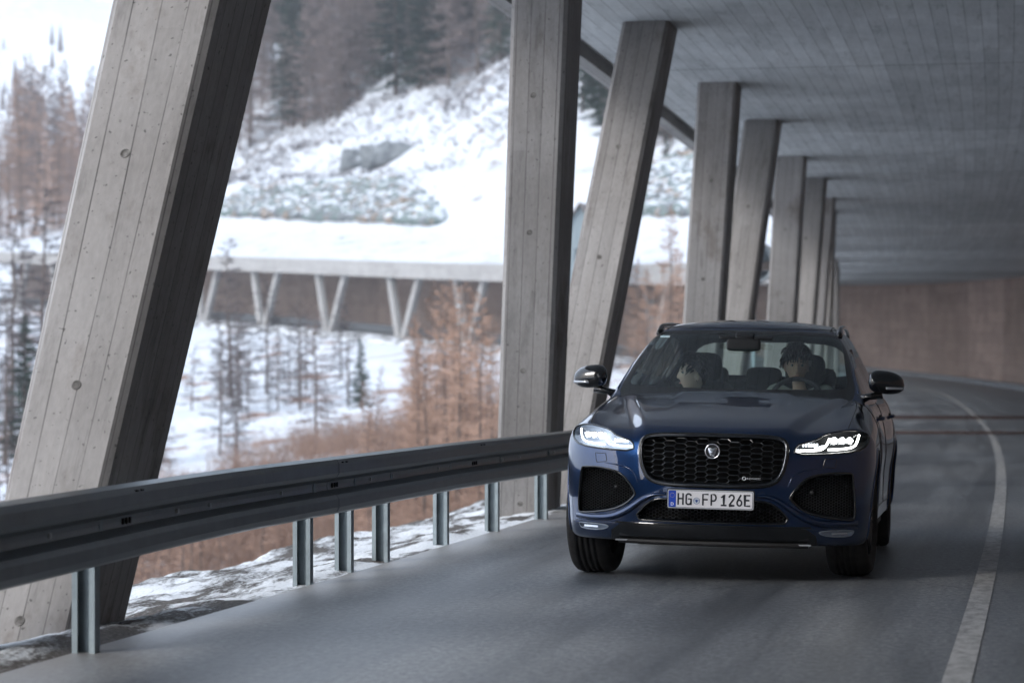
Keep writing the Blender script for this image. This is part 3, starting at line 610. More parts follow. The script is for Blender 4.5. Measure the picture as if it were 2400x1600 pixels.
for (key, part), (v, f, L_) in mass.items():
    F_ = np.array([q if len(q) == 3 else q for q in f], dtype=object)
    for x, y, z, s_, a in L_:
        R_ = np.array([[math.cos(a), -math.sin(a), 0], [math.sin(a), math.cos(a), 0], [0, 0, 1]]); fv.append((v @ R_.T)*s_+(x, y, z)); ff += [tuple(i+base_ for i in q) for q in f]; fm += [(0 if part == 1 else 1 if key[0] == 'g' else 2)]*len(f); base_ += len(v)
o = mesh('far_forest', np.concatenate(fv), ff, [M_bark, M_grey, M_spr], None, False, fm); o['kind'] = 'stuff'; o['label'] = 'back rows of the mixed larch and spruce forest on the slope'
n2 = 0; tries = 0
while n2 < 60 and tries < 4000:
    tries += 1; px = rr.uniform(-60, 300); d = rr.uniform(330, 430); x, y, z = on_hill(px, d)
    tree('red%d' % (n2 % 3) if rr.random() < .6 else 'grey%d' % (n2 % 3), x, y, z, rr.uniform(12, 21)*(1.15-px/900), 'reddish larch in the upper left wood, '+('at the very left edge' if px < 70 else 'midway to the leaning column' if px < 160 else 'next to the leaning column'), 'tree', 'larches of the upper left wood, '+('left edge' if px < 70 else 'middle' if px < 160 else 'by the column'), .9); n2 += 1
for px, yb, h in ((1530, 575, 3.2), (1530, 330, 8), (1590, 320, 7)):
    d = 250.; x, y, z = on_hill(px, d)
    for d in np.arange(232, 330, 1.0):
        x, y, z = on_hill(px, d)
        if 866-(z-1.264)*5978/d < yb: break
    tree('spr0', x, y, z, h, {575: 'little lone spruce on the snow just above the gallery roof', 330: 'small dark spruce above the stone slope, left one', 320: 'small dark spruce above the stone slope, right one'}[yb if px != 1590 else 320], 'tree', None, 1.1)
# brush: thin stems nobody could count
def brush():
    mb = MB(); rng = np.random.default_rng(5); n = 17000; px = rng.uniform(120, 1260, n); d = rng.uniform(56, 130, n); x = (px-1176)/5978*d; z = valley_z(x, d)-.3
    dens = vnoise(x, d, 9, 41)+.5*vnoise(x, d, 3, 42)+(px-560)/1500+(96-d)/90
    for i in range(n):
        if dens[i] < -.12: continue
        a = Vector((x[i], d[i], z[i])); h = .5+1.7*rng.random()
        for k in range(3):
            b_ = a+Vector((rng.normal()*.35*h, rng.normal()*.35*h, h*(.6+.4*rng.random()))); twigs(mb, a, b_, .014, rng)
            for j in range(2): c_ = a.lerp(b_, .3+.6*rng.random()); twigs(mb, c_, c_+Vector((rng.normal()*.3, rng.normal()*.3, .35*rng.random()))*h*.6, .010, rng)
    o = mb.build('brush', M_red); o['kind'] = 'stuff'; o['label'] = 'brown brush covering the valley below the road'
brush()
def scrub():
    mb = MB(); rng = np.random.default_rng(6)
    for i in range(5200):
        px = rng.uniform(480, 1620); d = rng.uniform(262, 330); x, y, z = U(px)*d, d, 0
        z = float(hill_z([x], [d])[0]); yb = 866-(z-1.264)*5978/d
        if yb > 430 or rng.random() > .25+.75*(yb < treeline(px)+70): continue
        a = Vector((x, y, z-.1)); h = .5+1.3*rng.random()
        for k in range(5): twigs(mb, a, a+Vector((rng.normal()*.6, rng.normal()*.5, .3+.6*rng.random()))*h, .05, rng)
    o = mb.build('scrub', M_dark); o['kind'] = 'stuff'; o['label'] = 'dark scrub poking through the snow below the forest'
scrub()
# riprap: snow-dusted stones on the slope above the gallery roof
def riprap():
    mb = MB(); rng = np.random.default_rng(9); cnt = 0
    def inside(px, py):
        if 500 < px < 1015:
            return np.interp(px, [500, 560, 700, 880, 950, 1015], [425, 432, 425, 410, 430, 505]) < py < np.interp(px, [500, 700, 1015], [488, 500, 512])
        return 1480 < px < 1620 and np.interp(px, [1480, 1620], [400, 330]) < py < 490
    for i in range(90000):
        px = rng.uniform(490, 1630); d = rng.uniform(205, 300)
        if 1015 < px < 1480: continue
        x = U(px)*d; z = float(hz(x, d)); py = 866-(z-1.264)*5978/d
        if not inside(px, py): continue
        r = .45+.65*rng.random(); M = Matrix.Rotation(rng.random()*6, 3, Vector(rng.normal(size=3)).normalized()); b = len(mb.v)
        for v in ICO[0]: q = M @ (Vector(v)*(.75+.4*rng.random())*r); mb.v.append((x+q.x*1.25, d+q.y, z+q.z*.7+.05))
        mb.f += [tuple(j+b for j in f) for f in ICO[1]]; mb.m += [int(rng.choice([0, 0, 1, 1, 2]))]*len(ICO[1]); cnt += 1
        if cnt > 3600: break
    def st(nm, a, c):                       # snow lies on the upward faces
        m, n, l, b = nmat(nm); ge = n.new('ShaderNodeNewGeometry'); sp = n.new('ShaderNodeSeparateXYZ'); l.new(ge.outputs['Normal'], sp.inputs[0]); tc = n.new('ShaderNodeTexCoord').outputs['Object']
        f = mth(n, l, 'ADD', sp.outputs[2], mth(n, l, 'MULTIPLY', noise(n, l, tc, 1.5, 5), .4)); c_ = mix(n, l, ramp(n, l, f, [(.95, (0, 0, 0)), (1.08, (1, 1, 1))]), ramp(n, l, noise(n, l, tc, .8, 5), [(.3, a), (.7, c)]), (.55, .59, .64))
        l.new(c_, b.inputs['Base Color']); b.inputs['Roughness'].default_value = .9; return m
    o = mb.build('riprap', [st('grey_stone', (.07, .08, .09), (.22, .24, .25)), st('green_grey_stone', (.08, .11, .11), (.20, .25, .24)), st('tan_stone', (.14, .115, .095), (.27, .22, .18))]); o['kind'] = 'stuff'; o['label'] = 'snow-dusted grey and tan stones facing the slope above the distant gallery'
bm = bmesh.new(); bmesh.ops.create_icosphere(bm, subdivisions=1, radius=1); ICO = ([tuple(v.co) for v in bm.verts], [tuple(v.index for v in f.verts) for f in bm.faces]); bm.free()
_gx = np.arange(-70, 40, 1.0); _gy = np.arange(200, 310, 1.0); _GX, _GY = np.meshgrid(_gx, _gy, indexing='ij'); _GZ = hill_z(_GX.ravel(), _GY.ravel()).reshape(_GX.shape)
def hz(x, y):
    i = min(max(int(x+70), 0), len(_gx)-2); j = min(max(int(y-200), 0), len(_gy)-2); a = x+70-i; b = y-200-j
    return (_GZ[i, j]*(1-a)+_GZ[i+1, j]*a)*(1-b)+(_GZ[i, j+1]*(1-a)+_GZ[i+1, j+1]*a)*b
riprap()
def outcrop(px, yb, w, h, label, seed):
    for d in np.arange(235, 330, .5):
        x, y, z = on_hill(px, d)
        if 866-(z-1.264)*5978/d < yb: break
    rng = np.random.default_rng(seed); bm = bmesh.new(); bmesh.ops.create_icosphere(bm, subdivisions=3, radius=1); vs = []
    for v in bm.verts:
        n_ = float(vnoise(v.co.x*2+seed, v.co.z*2+v.co.y, 1, seed)); r_ = 1+.5*n_; vs.append((v.co.x*w*r_, v.co.y*2.2*r_, max(-1, v.co.z*h*r_*(1-.5*v.co.x))))
    fs = [tuple(v.index for v in f.verts) for f in bm.faces]; bm.free(); o = mesh('rock_outcrop', vs, fs, bpy.data.materials['grey_stone']); o.location = (x, y, z+.2); tag(o, label, 'rock')
outcrop(822, 384, 2.6, 1.9, 'smaller grey rock outcrop on the snow shelf above the stone slope', 3); outcrop(905, 372, 4.0, 2.2, 'larger grey rock outcrop to the right on the snow shelf above the stone slope', 5)
# sparse trees on the far mountain
def mtn_trees():
    mb = MB(); rng = np.random.default_rng(12); deps = bpy.data.objects['mountain'].data; V = np.zeros(len(deps.vertices)*3); deps.vertices.foreach_get('co', V); V = V.reshape(-1, 3); V = V[(V[:, 0]/V[:, 1] < -.12)]
    for i in range(6000):
        p = V[rng.integers(len(V))]+np.array([rng.normal()*3, rng.normal()*3, 0]); 
        if p[2] > 72+rng.normal()*18: continue
        a = Vector(p); h = 3+4*rng.random()
        for k in range(3): q = 2.1*k; mb.add([a+Vector((math.cos(q)*h*.13, math.sin(q)*h*.13, -1)), a-Vector((math.cos(q)*h*.13, math.sin(q)*h*.13, 1)), a+Vector((0, 0, h))], [(0, 1, 2)])
    o = mb.build('distant_wood', M_grey); o['kind'] = 'stuff'; o['label'] = 'sparse far-off trees on the snowy mountain flank'
mtn_trees()
# ================================================================ the car
YAW = R(-10.3); ROLL = R(1.2)
car = empty('parked_car', 'dark blue SUV with its headlights lit, driving towards the viewer in the near lane', 'car', (1.355, 16.68, rise(16.7)), YAW)
car.name = 'suv'
def cp(o, par=None):
    """attach to the car; body parts lean with the body roll"""
    o.parent = par or car
    if par is None: o.rotation_euler = (0, ROLL, 0)
    return o
def mpaint():
    m, n, l, b = nmat('blue_car_paint'); b.inputs['Base Color'].default_value = (.004, .020, .075, 1); b.inputs['Metallic'].default_value = .8; b.inputs['Roughness'].default_value = .28
    b.inputs['Coat Weight'].default_value = 1; b.inputs['Coat Roughness'].default_value = .015; b.inputs['Coat IOR'].default_value = 1.7
    tc = n.new('ShaderNodeTexCoord').outputs['Object']; f = noise(n, l, tc, 900, 1); l.new(ramp(n, l, f, [(.4, (.001, .013, .055)), (.62, (.003, .036, .13))]), b.inputs['Base Color']); return m
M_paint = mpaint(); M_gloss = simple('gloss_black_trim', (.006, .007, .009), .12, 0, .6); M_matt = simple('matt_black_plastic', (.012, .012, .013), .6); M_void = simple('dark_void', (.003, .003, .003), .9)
M_chrome = simple('chrome', (.85, .87, .9), .12, 1); M_mesh = simple('satin_mesh', (.075, .078, .082), .35, .3); M_seam = simple('shut_line', (.001, .001, .002), .7)
def mglass(name, tint, refl=1.0, ior=1.5):
    m = bpy.data.materials.new(name); m.use_nodes = True; n = m.node_tree.nodes; l = m.node_tree.links; n.clear()
    o = n.new('ShaderNodeOutputMaterial'); t = n.new('ShaderNodeBsdfTransparent'); t.inputs[0].default_value = (*tint, 1); g = n.new('ShaderNodeBsdfGlossy'); g.inputs['Roughness'].default_value = .01; g.inputs[0].default_value = (.92, .97, 1, 1)
    f = n.new('ShaderNodeLayerWeight'); f.inputs['Blend'].default_value = .5; mx = n.new('ShaderNodeMixShader'); k = n.new('ShaderNodeMath'); k.operation = 'MULTIPLY'; k.use_clamp = True; k.inputs[1].default_value = refl; p5 = mth(n, l, 'POWER', f.outputs['Facing'], 5.0); sl = mth(n, l, 'ADD', mth(n, l, 'MULTIPLY', p5, .96), .04)
    l.new(sl, k.inputs[0]); l.new(k.outputs[0], mx.inputs[0]); l.new(t.outputs[0], mx.inputs[1]); l.new(g.outputs[0], mx.inputs[2]); l.new(mx.outputs[0], o.inputs[0]); return m
M_wind = mglass('windscreen_glass', (.80, .93, .92), 1.9); M_side = mglass('side_glass', (.42, .48, .48), 1.5); M_lens = mglass('lamp_lens', (.95, .96, .97), .9)
def resample(P, d, closed=True):
    P = np.array(P, float); Q = np.vstack([P, P[:1]]) if closed else P; L = np.concatenate([[0], np.cumsum(np.hypot(*np.diff(Q, axis=0).T))]); n = max(8, int(L[-1]/d)); t = np.linspace(0, L[-1], n+1)
    if closed: t = t[:-1]
    return np.stack([np.interp(t, L, Q[:, 0]), np.interp(t, L, Q[:, 1])], -1)
def smoothp(P, it=3, closed=True):
    P = np.array(P, float)
    for _ in range(it):
        if closed: Q = np.roll(P, -1, 0); P = np.stack([.75*P+.25*Q, .25*P+.75*Q], 1).reshape(-1, 2)
        else: A, B = P[:-1], P[1:]; P = np.vstack([P[:1], np.stack([.75*A+.25*B, .25*A+.75*B], 1).reshape(-1, 2), P[-1:]])
    return P
def inpoly(P, x, y):
    c = np.zeros(len(x), bool); j = len(P)-1
    for i in range(len(P)):
        if P[i, 1] != P[j, 1]: c ^= ((P[i, 1] > y) != (P[j, 1] > y)) & (x < (P[j, 0]-P[i, 0])*(y-P[i, 1])/(P[j, 1]-P[i, 1])+P[i, 0])
        j = i
    return c
def nearest(P, Q):
    A = P; B = np.roll(P, -1, 0); d = B-A; t = np.clip(((Q[:, None]-A[None])*d[None]).sum(-1)/((d**2).sum(-1)+1e-12)[None], 0, 1); C = A[None]+t[..., None]*d[None]; D = ((Q[:, None]-C)**2).sum(-1); i = D.argmin(1)
    return C[np.arange(len(Q)), i]
def cage(xs, ys, zs, bottom=True):
    nx, ny, nz = len(xs), len(ys), len(zs); ids = {}; V = []
    def vid(i, j, k):
        q = (i, j, k)
        if q not in ids: ids[q] = len(V); V.append((xs[i], ys[j], zs[k]))
        return ids[q]
    Fs = []
    for i in range(nx-1):
        for k in range(nz-1): Fs.append((vid(i, 0, k), vid(i+1, 0, k), vid(i+1, 0, k+1), vid(i, 0, k+1))); Fs.append((vid(i, ny-1, k), vid(i, ny-1, k+1), vid(i+1, ny-1, k+1), vid(i+1, ny-1, k)))
        for j in range(ny-1):
            Fs.append((vid(i, j, nz-1), vid(i+1, j, nz-1), vid(i+1, j+1, nz-1), vid(i, j+1, nz-1)))
            if bottom: Fs.append((vid(i, j, 0), vid(i, j+1, 0), vid(i+1, j+1, 0), vid(i+1, j, 0)))
    for j in range(ny-1):
        for k in range(nz-1): Fs.append((vid(0, j, k), vid(0, j, k+1), vid(0, j+1, k+1), vid(0, j+1, k))); Fs.append((vid(nx-1, j, k), vid(nx-1, j+1, k), vid(nx-1, j+1, k+1), vid(nx-1, j, k+1)))
    return np.array(V), np.array(Fs)
def project(F, V, lo, hi):
    a = np.clip(V, lo, hi); b = a+(V-a)*1.6; return solve(F, a, b)
AX = {'y': (0, 2, 1), 'x': (1, 2, 0), 'z': (0, 1, 2)}
class Shell:
    def __init__(s, F, V, Fs): s.F = F; s.V = V; s.Fs = Fs; s.reg = np.zeros(len(Fs), int); s.n = 0
    def region(s, P, ax, side=None, snap=.022):
        """cut the faces whose centre projects inside outline P along axis ax; returns region id"""
        a, b, c = AX[ax]; C = s.V[s.Fs].mean(1); m = inpoly(P, C[:, a], C[:, b]) & (s.reg == 0)
        if side is not None: m &= side(C)
        s.n += 1; s.reg[m] = s.n; vin = np.zeros(len(s.V), bool); vout = vin.copy(); vin[s.Fs[m].ravel()] = True; vout[s.Fs[~m].ravel()] = True; e = np.where(vin & vout)[0]
        if len(e) and snap:
            q = nearest(P, s.V[e][:, [a, b]]); ok = np.hypot(*(q-s.V[e][:, [a, b]]).T) < snap; e = e[ok]; q = q[ok]; W = s.V[e].copy(); W[:, a] = q[:, 0]; W[:, b] = q[:, 1]
            lo = W.copy(); hi = W.copy(); sg = np.sign(s.F(W+np.eye(3)[c]*.02)-s.F(W-np.eye(3)[c]*.02)); lo[:, c] -= sg*.06; hi[:, c] += sg*.06; fl = s.F(lo) < 0; fh = s.F(hi) > 0; g = fl & fh
            S_ = solve(s.F, lo, hi, 24); W[g] = S_[g]; s.V[e] = W
        return s.n
    def out(s, rid, name, mat, par=None, smooth=True):
        f = s.Fs[np.isin(s.reg, rid)]; u, inv = np.unique(f, return_inverse=True); return cp(mesh(name, s.V[u], inv.reshape(f.shape), mat, None, smooth), par)
def mirx(P): P = np.array(P, float).copy(); P[:, 0] *= -1; return P[::-1]
def sym(P): P = np.array(P, float); return np.vstack([P, mirx(P)])
# ---- outlines in the front view (x, z)
O_gr = smoothp(sym([(0, .905), (.25, .903), (.385, .895), (.435, .876), (.452, .84), (.450, .77), (.428, .68), (.392, .625), (.33, .600), (.2, .590), (0, .586)][1:-1]), 2)
O_hd = smoothp([(.487, .790), (.50, .853), (.57, .872), (.62, .888), (.665, .918), (.74, .938), (.83, .948), (.905, .933), (.930, .900), (.918, .850), (.86, .815), (.70, .797)], 1)
O_in = smoothp([(.842, .668), (.836, .682), (.822, .686), (.723, .690), (.615, .672), (.560, .650), (.505, .590), (.478, .548), (.470, .532), (.482, .512), (.53, .465), (.62, .424), (.78, .398), (.842, .396), (.853, .402), (.857, .415), (.860, .504)], 1)
O_lo = smoothp(sym([(.30, .512), (.385, .492), (.492, .374), (.3, .368)]), 1)
O_fg = smoothp([(.640, .318), (.668, .334), (.848, .338), (.855, .325), (.832, .296), (.70, .296)], 1)
O_va = sym([(.0, .352), (.56, .352), (.63, .30), (.64, .20), (.0, .20)])
front = lambda C: C[:, 1] < -.25
xs = np.linspace(-1.05, 1.05, 169); ys = np.concatenate([np.arange(-1.0, .9, .0135), np.linspace(.92, 4.0, 84)]); zs = np.linspace(.1, 1.3, 97)
V, Fs = cage(xs, ys, zs); V = project(Fbody, V, [-.6, -.42, .5], [.6, 3.4, .76]); B = Shell(Fbody, V, Fs)
C0 = B.V[B.Fs].mean(1)
r_gr = B.region(O_gr, 'y', front); r_hd = [B.region(P, 'y', front) for P in (O_hd, mirx(O_hd))]; r_in = [B.region(P, 'y', front) for P in (O_in, mirx(O_in))]
r_lo = B.region(O_lo, 'y', front); r_fg = [B.region(P, 'y', front) for P in (O_fg, mirx(O_fg))]; r_va = B.region(O_va, 'y', front, .012)
circ = lambda y, r, z=.385: np.array([(y+r*math.cos(a), z+r*math.sin(a)) for a in np.linspace(0, 2*math.pi, 73)[:-1]])
r_wa = []
for yy in (0, 2.874):
    for sg in (-1, 1): r_wa.append(B.region(circ(yy, .435), 'x', lambda C, sg=sg: C[:, 0]*sg > .52, .022))
r_top = B.region(np.array([(-.73, .78), (.73, .78), (.73, 3.72), (-.73, 3.72)]), 'z', lambda C: C[:, 2] > 1.0, .01)
# side: one shell per panel kind (door, fender) so that shut lines separate them
sidef = lambda sg: (lambda C: (C[:, 0]*sg > .5) & (C[:, 2] < 1.22))
D1 = np.array([(.60, .40), (.55, .62), (.62, 1.16), (.78, 1.30), (1.86, 1.30), (1.86, .40)]); D2 = np.array([(1.87, .40), (1.87, 1.30), (3.05, 1.30), (2.95, 1.0), (2.70, .86), (2.46, .62), (2.38, .40)])
r_d = []
for sg in (-1, 1): r_d.append((B.region(D1, 'x', sidef(sg), .015), B.region(D2, 'x', sidef(sg), .015)))
HOOD = np.array([(-.80, -.53), (-.60, -.68), (-.45, -.755), (0, -.785), (.45, -.755), (.60, -.68), (.80, -.53), (.812, -.3), (.815, .2), (.80, .52), (.74, .72), (-.74, .72), (-.80, .52), (-.815, .2), (-.812, -.3)])
r_hood = B.region(HOOD, 'z', lambda C: C[:, 2] > .86, .012)
B.out([0], 'body', M_paint); B.out([r_hood], 'bonnet', M_paint); B.out([r_va], 'valance', M_gloss)
doors = {}
for sg, (a, b_) in zip((-1, 1), r_d):
    for k, r_ in enumerate((a, b_)): doors[(sg, k)] = B.out([r_], 'door', M_paint)
def ysurf(x, z, F=Fbody, y0=-1.3, y1=.3):
    x = np.asarray(x, float).ravel(); z = np.asarray(z, float).ravel(); a = np.stack([x*.8, np.full_like(x, y1), np.clip(z, .3, .95)], -1); lo = np.stack([x, np.full_like(x, y1), z], -1); hi = np.stack([x, np.full_like(x, y0), z], -1)
    # march from outside inwards
    t = np.linspace(0, 1, 260); best = np.full(len(x), np.nan)
    for k in range(len(x)):
        P = hi[k]+(lo[k]-hi[k])*t[:, None]; ins = np.where(F(P) < 0)[0]
        if len(ins): i = max(ins[0], 1); best[k] = solve(F, P[i:i+1], P[i-1:i], 20)[0, 1]
    if np.isnan(best).any():
        g = ~np.isnan(best); best[~g] = np.interp(np.where(~g)[0], np.where(g)[0], best[g]) if g.any() else -.6
    return best
def zsurf(x, y, F=Fbody, z0=.6, z1=1.9):
    x = np.asarray(x, float).ravel(); y = np.asarray(y, float).ravel(); return solve(F, np.stack([x, y, np.full_like(x, z0)], -1), np.stack([x, y, np.full_like(x, z1)], -1))[:, 2]
def xsurf(y, z, sg, F=Fbody):
    y = np.asarray(y, float).ravel(); z = np.asarray(z, float).ravel(); return solve(F, np.stack([np.zeros_like(y), y, z], -1), np.stack([np.full_like(y, 1.3*sg), y, z], -1))[:, 0]
def inset(P, d):
    T = np.roll(P, -1, 0)-np.roll(P, 1, 0); T /= np.linalg.norm(T, axis=1)[:, None]+1e-9; N = np.stack([-T[:, 1], T[:, 0]], -1); A = .5*np.sum(P[:, 0]*np.roll(P[:, 1], -1)-np.roll(P[:, 0], -1)*P[:, 1])
    return P+N*d*(1 if A > 0 else -1)
def loft(P, rings, name, mat, par=None, cap=False, smooth=True):
    """rings: (inset, depth behind the body surface)"""
    P = resample(P, .012); y = ysurf(P[:, 0], P[:, 1]); n = len(P); V = []; 
    for d, dp in rings: Q = inset(P, d); V += [(a, yy+dp, b_) for (a, b_), yy in zip(Q, y)]
    fs = [(i*n+j, i*n+(j+1) % n, (i+1)*n+(j+1) % n, (i+1)*n+j) for i in range(len(rings)-1) for j in range(n)]
    if cap: V.append(tuple(np.array(V[-n:]).mean(0))); k = len(V)-1; b = (len(rings)-1)*n; fs += [(b+j, b+(j+1) % n, k) for j in range(n)]
    return cp(mesh(name, V, fs, mat, None, smooth), par)
def honey(P, depth, cw, ch, bar, dp2, name, mat, par=None, yoff=None):
    """staggered elongated hexagon cells, clipped to outline P"""
    x0, x1, z0, z1 = P[:, 0].min(), P[:, 0].max(), P[:, 1].min(), P[:, 1].max(); mb = MB(); ai = cw*.36; ao = cw*.64; pts = []
    nx = int((x1-x0)/cw)+3; nz = int((z1-z0)/ch)+3; cx = round(((x0+x1)/2)/cw)*cw if abs(x0+x1) < .05 else (x0+x1)/2; cx = 0 if abs(x0+x1) < .05 else cx; cells = []
    for i in range(-nx, nx+1):
        for k in range(-nz, nz+1):
            x = cx+i*cw; z = (z0+z1)/2+k*ch+(ch/2 if i % 2 else 0)
            H_ = np.array([(ao, 0), (ai, ch/2), (-ai, ch/2), (-ao, 0), (-ai, -ch/2), (ai, -ch/2)])+(x, z); ins = inpoly(P, H_[:, 0], H_[:, 1])
            if not (ins.any() or inpoly(P, np.array([x]), np.array([z]))[0]): continue
            rings = []
            for sx_, sz_ in ((1, 1), (1-bar/ao*1.0, 1-2*bar/ch), (1-bar/ao*1.8, 1-3.2*bar/ch)):
                Q = (H_-(x, z))*(sx_, sz_)+(x, z); o = ~inpoly(P, Q[:, 0], Q[:, 1])
                if o.any(): Q[o] = nearest(P, Q[o])
                rings.append(Q)
            cells.append(rings)
    allq = np.array(cells).reshape(-1, 2); 
    gx = np.linspace(x0-.01, x1+.01, 24); gz = np.linspace(z0-.01, z1+.01, 10); G = np.array([ysurf(np.full(10, a), gz) for a in gx])
    def yi(q):
        a = np.clip((q[:, 0]-gx[0])/(gx[1]-gx[0]), 0, 22.999); b = np.clip((q[:, 1]-gz[0])/(gz[1]-gz[0]), 0, 8.999); i = a.astype(int); j = b.astype(int); a -= i; b -= j
        return (G[i, j]*(1-a)+G[i+1, j]*a)*(1-b)+(G[i, j+1]*(1-a)+G[i+1, j+1]*a)*b
    yy = yi(allq).reshape(-1, 3, 6)
    for rings, yv in zip(cells, yy):
        vs = [(q[0], yv[r, j]+depth+(0, .002, dp2)[r], q[1]) for r in range(3) for j, q in enumerate(rings[r])]
        mb.add(vs, [(r*6+j, r*6+(j+1) % 6, (r+1)*6+(j+1) % 6, (r+1)*6+j) for r in range(2) for j in range(6)])
    return cp(mb.build(name, mat), par)
# ---- grille
g_ = loft(O_gr, [(-.012, -.001), (-.006, -.012), (.004, -.014), (.012, -.008), (.020, .004), (.024, .03)], 'grille', M_gloss)
loft(O_gr, [(.006, -.0155), (.0085, -.0165), (.011, -.013)], 'grille_trim', simple('dark_chrome', (.14, .15, .17), .18, 1), g_).rotation_euler = (0, 0, 0)
honey(inset(resample(O_gr, .01), .020), .010, .0665, .0335, .0032, .030, 'grille_mesh', M_gloss, g_)
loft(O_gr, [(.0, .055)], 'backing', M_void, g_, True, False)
def disc(cx, cz, r, y, dep, n=28): return [(cx+r*math.cos(a), y, cz+r*math.sin(a)) for a in np.linspace(0, 2*math.pi, n+1)[:-1]]
ye = float(ysurf([0], [.80])[0]); n = 36; mb = MB(); rings = [(.046, .012), (.048, -.006), (.0455, -.014), (.041, -.014), (.0385, -.008), (.038, -.002)]
vs = [(r_*math.cos(a), ye+dy, .805+r_*math.sin(a)) for r_, dy in rings for a in np.linspace(0, 2*math.pi, n+1)[:-1]]
mb.add(vs, [(i*n+j, i*n+(j+1) % n, (i+1)*n+(j+1) % n, (i+1)*n+j) for i in range(5) for j in range(n)]); em = cp(mb.build('emblem', M_chrome, None, True)); cp(mesh('field', vs[-n:], [tuple(range(n))], simple('emblem_field', (.02, .02, .025), .3)), em)
# snarling cat's head in relief: facetted plate
cat = [(0, -.031, 0), (-.012, -.028, -.004), (-.020, -.010, -.004), (-.028, .012, -.002), (-.026, .022, -.003), (-.012, .020, -.006), (0, .017, -.008), (.012, .020, -.006), (.026, .022, -.003), (.028, .012, -.002), (.020, -.010, -.004), (.012, -.028, -.004)]
cv = [(a, ye+d_-.005, .805+b_) for a, b_, d_ in [(p[0], p[1], p[2]) for p in cat]]+[(-.009, ye-.017, .809), (.009, ye-.017, .809), (0, ye-.020, .797), (0, ye-.013, .785)]
cf = [(1, 2, 14), (2, 3, 12), (2, 12, 14), (3, 4, 12), (4, 5, 12), (5, 6, 12), (6, 13, 12), (12, 13, 14), (6, 7, 13), (7, 8, 13), (8, 9, 13), (9, 10, 13), (10, 14, 13), (10, 11, 14), (1, 14, 15), (11, 15, 14), (0, 1, 15), (0, 15, 11)]
cp(mesh('relief', cv, cf, M_chrome), em)
mb = MB()
for sx in (-1, 1): mb.add([(sx*.004, ye-.020, .806), (sx*.014, ye-.0165, .812), (sx*.013, ye-.0165, .808)], [(0, 1, 2)]); mb.add([(sx*.002, ye-.0205, .797), (sx*.008, ye-.018, .794), (sx*.003, ye-.018, .790)], [(0, 1, 2)])
cp(mb.build('relief_shade', simple('emblem_shade', (.05, .05, .06), .4)), em)
# ---- text helper
def text(s_, size, loc, mat, name, par, sx=1.0, dep=.0008, align='LEFT', boldoff=0.0):
    cu = bpy.data.curves.new('t', 'FONT'); cu.body = s_; cu.size = size; cu.extrude = dep; cu.align_x = align; cu.offset = boldoff; cu.resolution_u = 6; ob = bpy.data.objects.new('t', cu); col.objects.link(ob)
    bpy.context.view_layer.update(); me = bpy.data.meshes.new_from_object(ob.evaluated_get(bpy.context.evaluated_depsgraph_get())); bpy.data.objects.remove(ob)
    o = bpy.data.objects.new(name, me); col.objects.link(o); me.materials.clear(); me.materials.append(mat)
    M = Matrix.Translation(loc) @ Matrix.Rotation(R(90), 4, 'X') @ Matrix.Diagonal((sx, 1, 1, 1)); me.transform(M); o.parent = par; return o
M_silver = simple('silver_badge', (.75, .77, .8), .3, .6)
yb = float(ysurf([.27], [.64])[0])-.012
bd = cp(text('R-DYNAMIC', .015, (.212, yb, .640), M_silver, 'badge', None, 1.05)); bd.data.transform(Matrix.Translation((0, 0, 0)))
mb = MB(); mb.tube([(.197+.010*math.cos(a), yb, .645+.010*math.sin(a)) for a in np.linspace(0, 2*math.pi, 17)[:-1]], .0025, 6, closed=True); mb.build('badge_ring', M_silver, bd)
# ---- number plate
yp = -.905; pl_c = (0.0, yp, .513)
def rrect(w, h, r, n=6): 
    out = []
    for cx, cz, a0 in ((w/2-r, h/2-r, 0), (-w/2+r, h/2-r, 90), (-w/2+r, -h/2+r, 180), (w/2-r, -h/2+r, 270)): out += [(cx+r*math.cos(R(a0+90*k/n)), cz+r*math.sin(R(a0+90*k/n))) for k in range(n+1)]
    return out
def plate(w, h, r, y0_, y1_, name, mat, par=None, cx=0, cz=0):
    P = rrect(w, h, r); n = len(P); vs = [(a+cx, y0_, b_+cz) for a, b_ in P]+[(a+cx, y1_, b_+cz) for a, b_ in P]; return cp(mesh(name, vs, [tuple(range(n))[::-1], tuple(range(n, 2*n))]+[(j, (j+1) % n, n+(j+1) % n, n+j) for j in range(n)], mat), par)
zc = .513; M_ink = simple('plate_black', (.008, .010, .02), .4)
npl = plate(.522, .112, .010, yp, yp+.012, 'number_plate', simple('plate_rim', (.62, .64, .68), .3, .4), None, 0, zc)
plate(.532, .122, .012, yp+.005, yp+.03, 'holder', M_matt, npl, 0, zc)
plate(.512, .102, .008, yp-.0012, yp+.002, 'border', M_ink, npl, 0, zc); plate(.508, .098, .007, yp-.002, yp+.002, 'field', simple('plate_white', (.80, .80, .84), .35), npl, 0, zc)
mb = MB(); mb.box((-.232, yp-.0022, zc), (.043, .003, .098)); mb.build('blue_band', simple('plate_blue', (.005, .06, .50), .35), npl)
text('D', .026, (-.2325, yp-.0038, zc-.040), simple('plate_letter', (.9, .9, .95), .4), 'letter', npl, 1.0, .0005, 'CENTER', .0006)
mb = MB()
for k in range(12): a = k*math.pi/6; mb.add([(-.232+.0135*math.cos(a)+.0022*(1 if q % 2 == 0 else .42)*math.sin(q*math.pi/5), yp-.0040, zc+.022+.0135*math.sin(a)+.0022*(1 if q % 2 == 0 else .42)*math.cos(q*math.pi/5)) for q in range(10)], [tuple(range(10))])
mb.build('stars', simple('star_yellow', (.85, .62, .04), .4), npl)
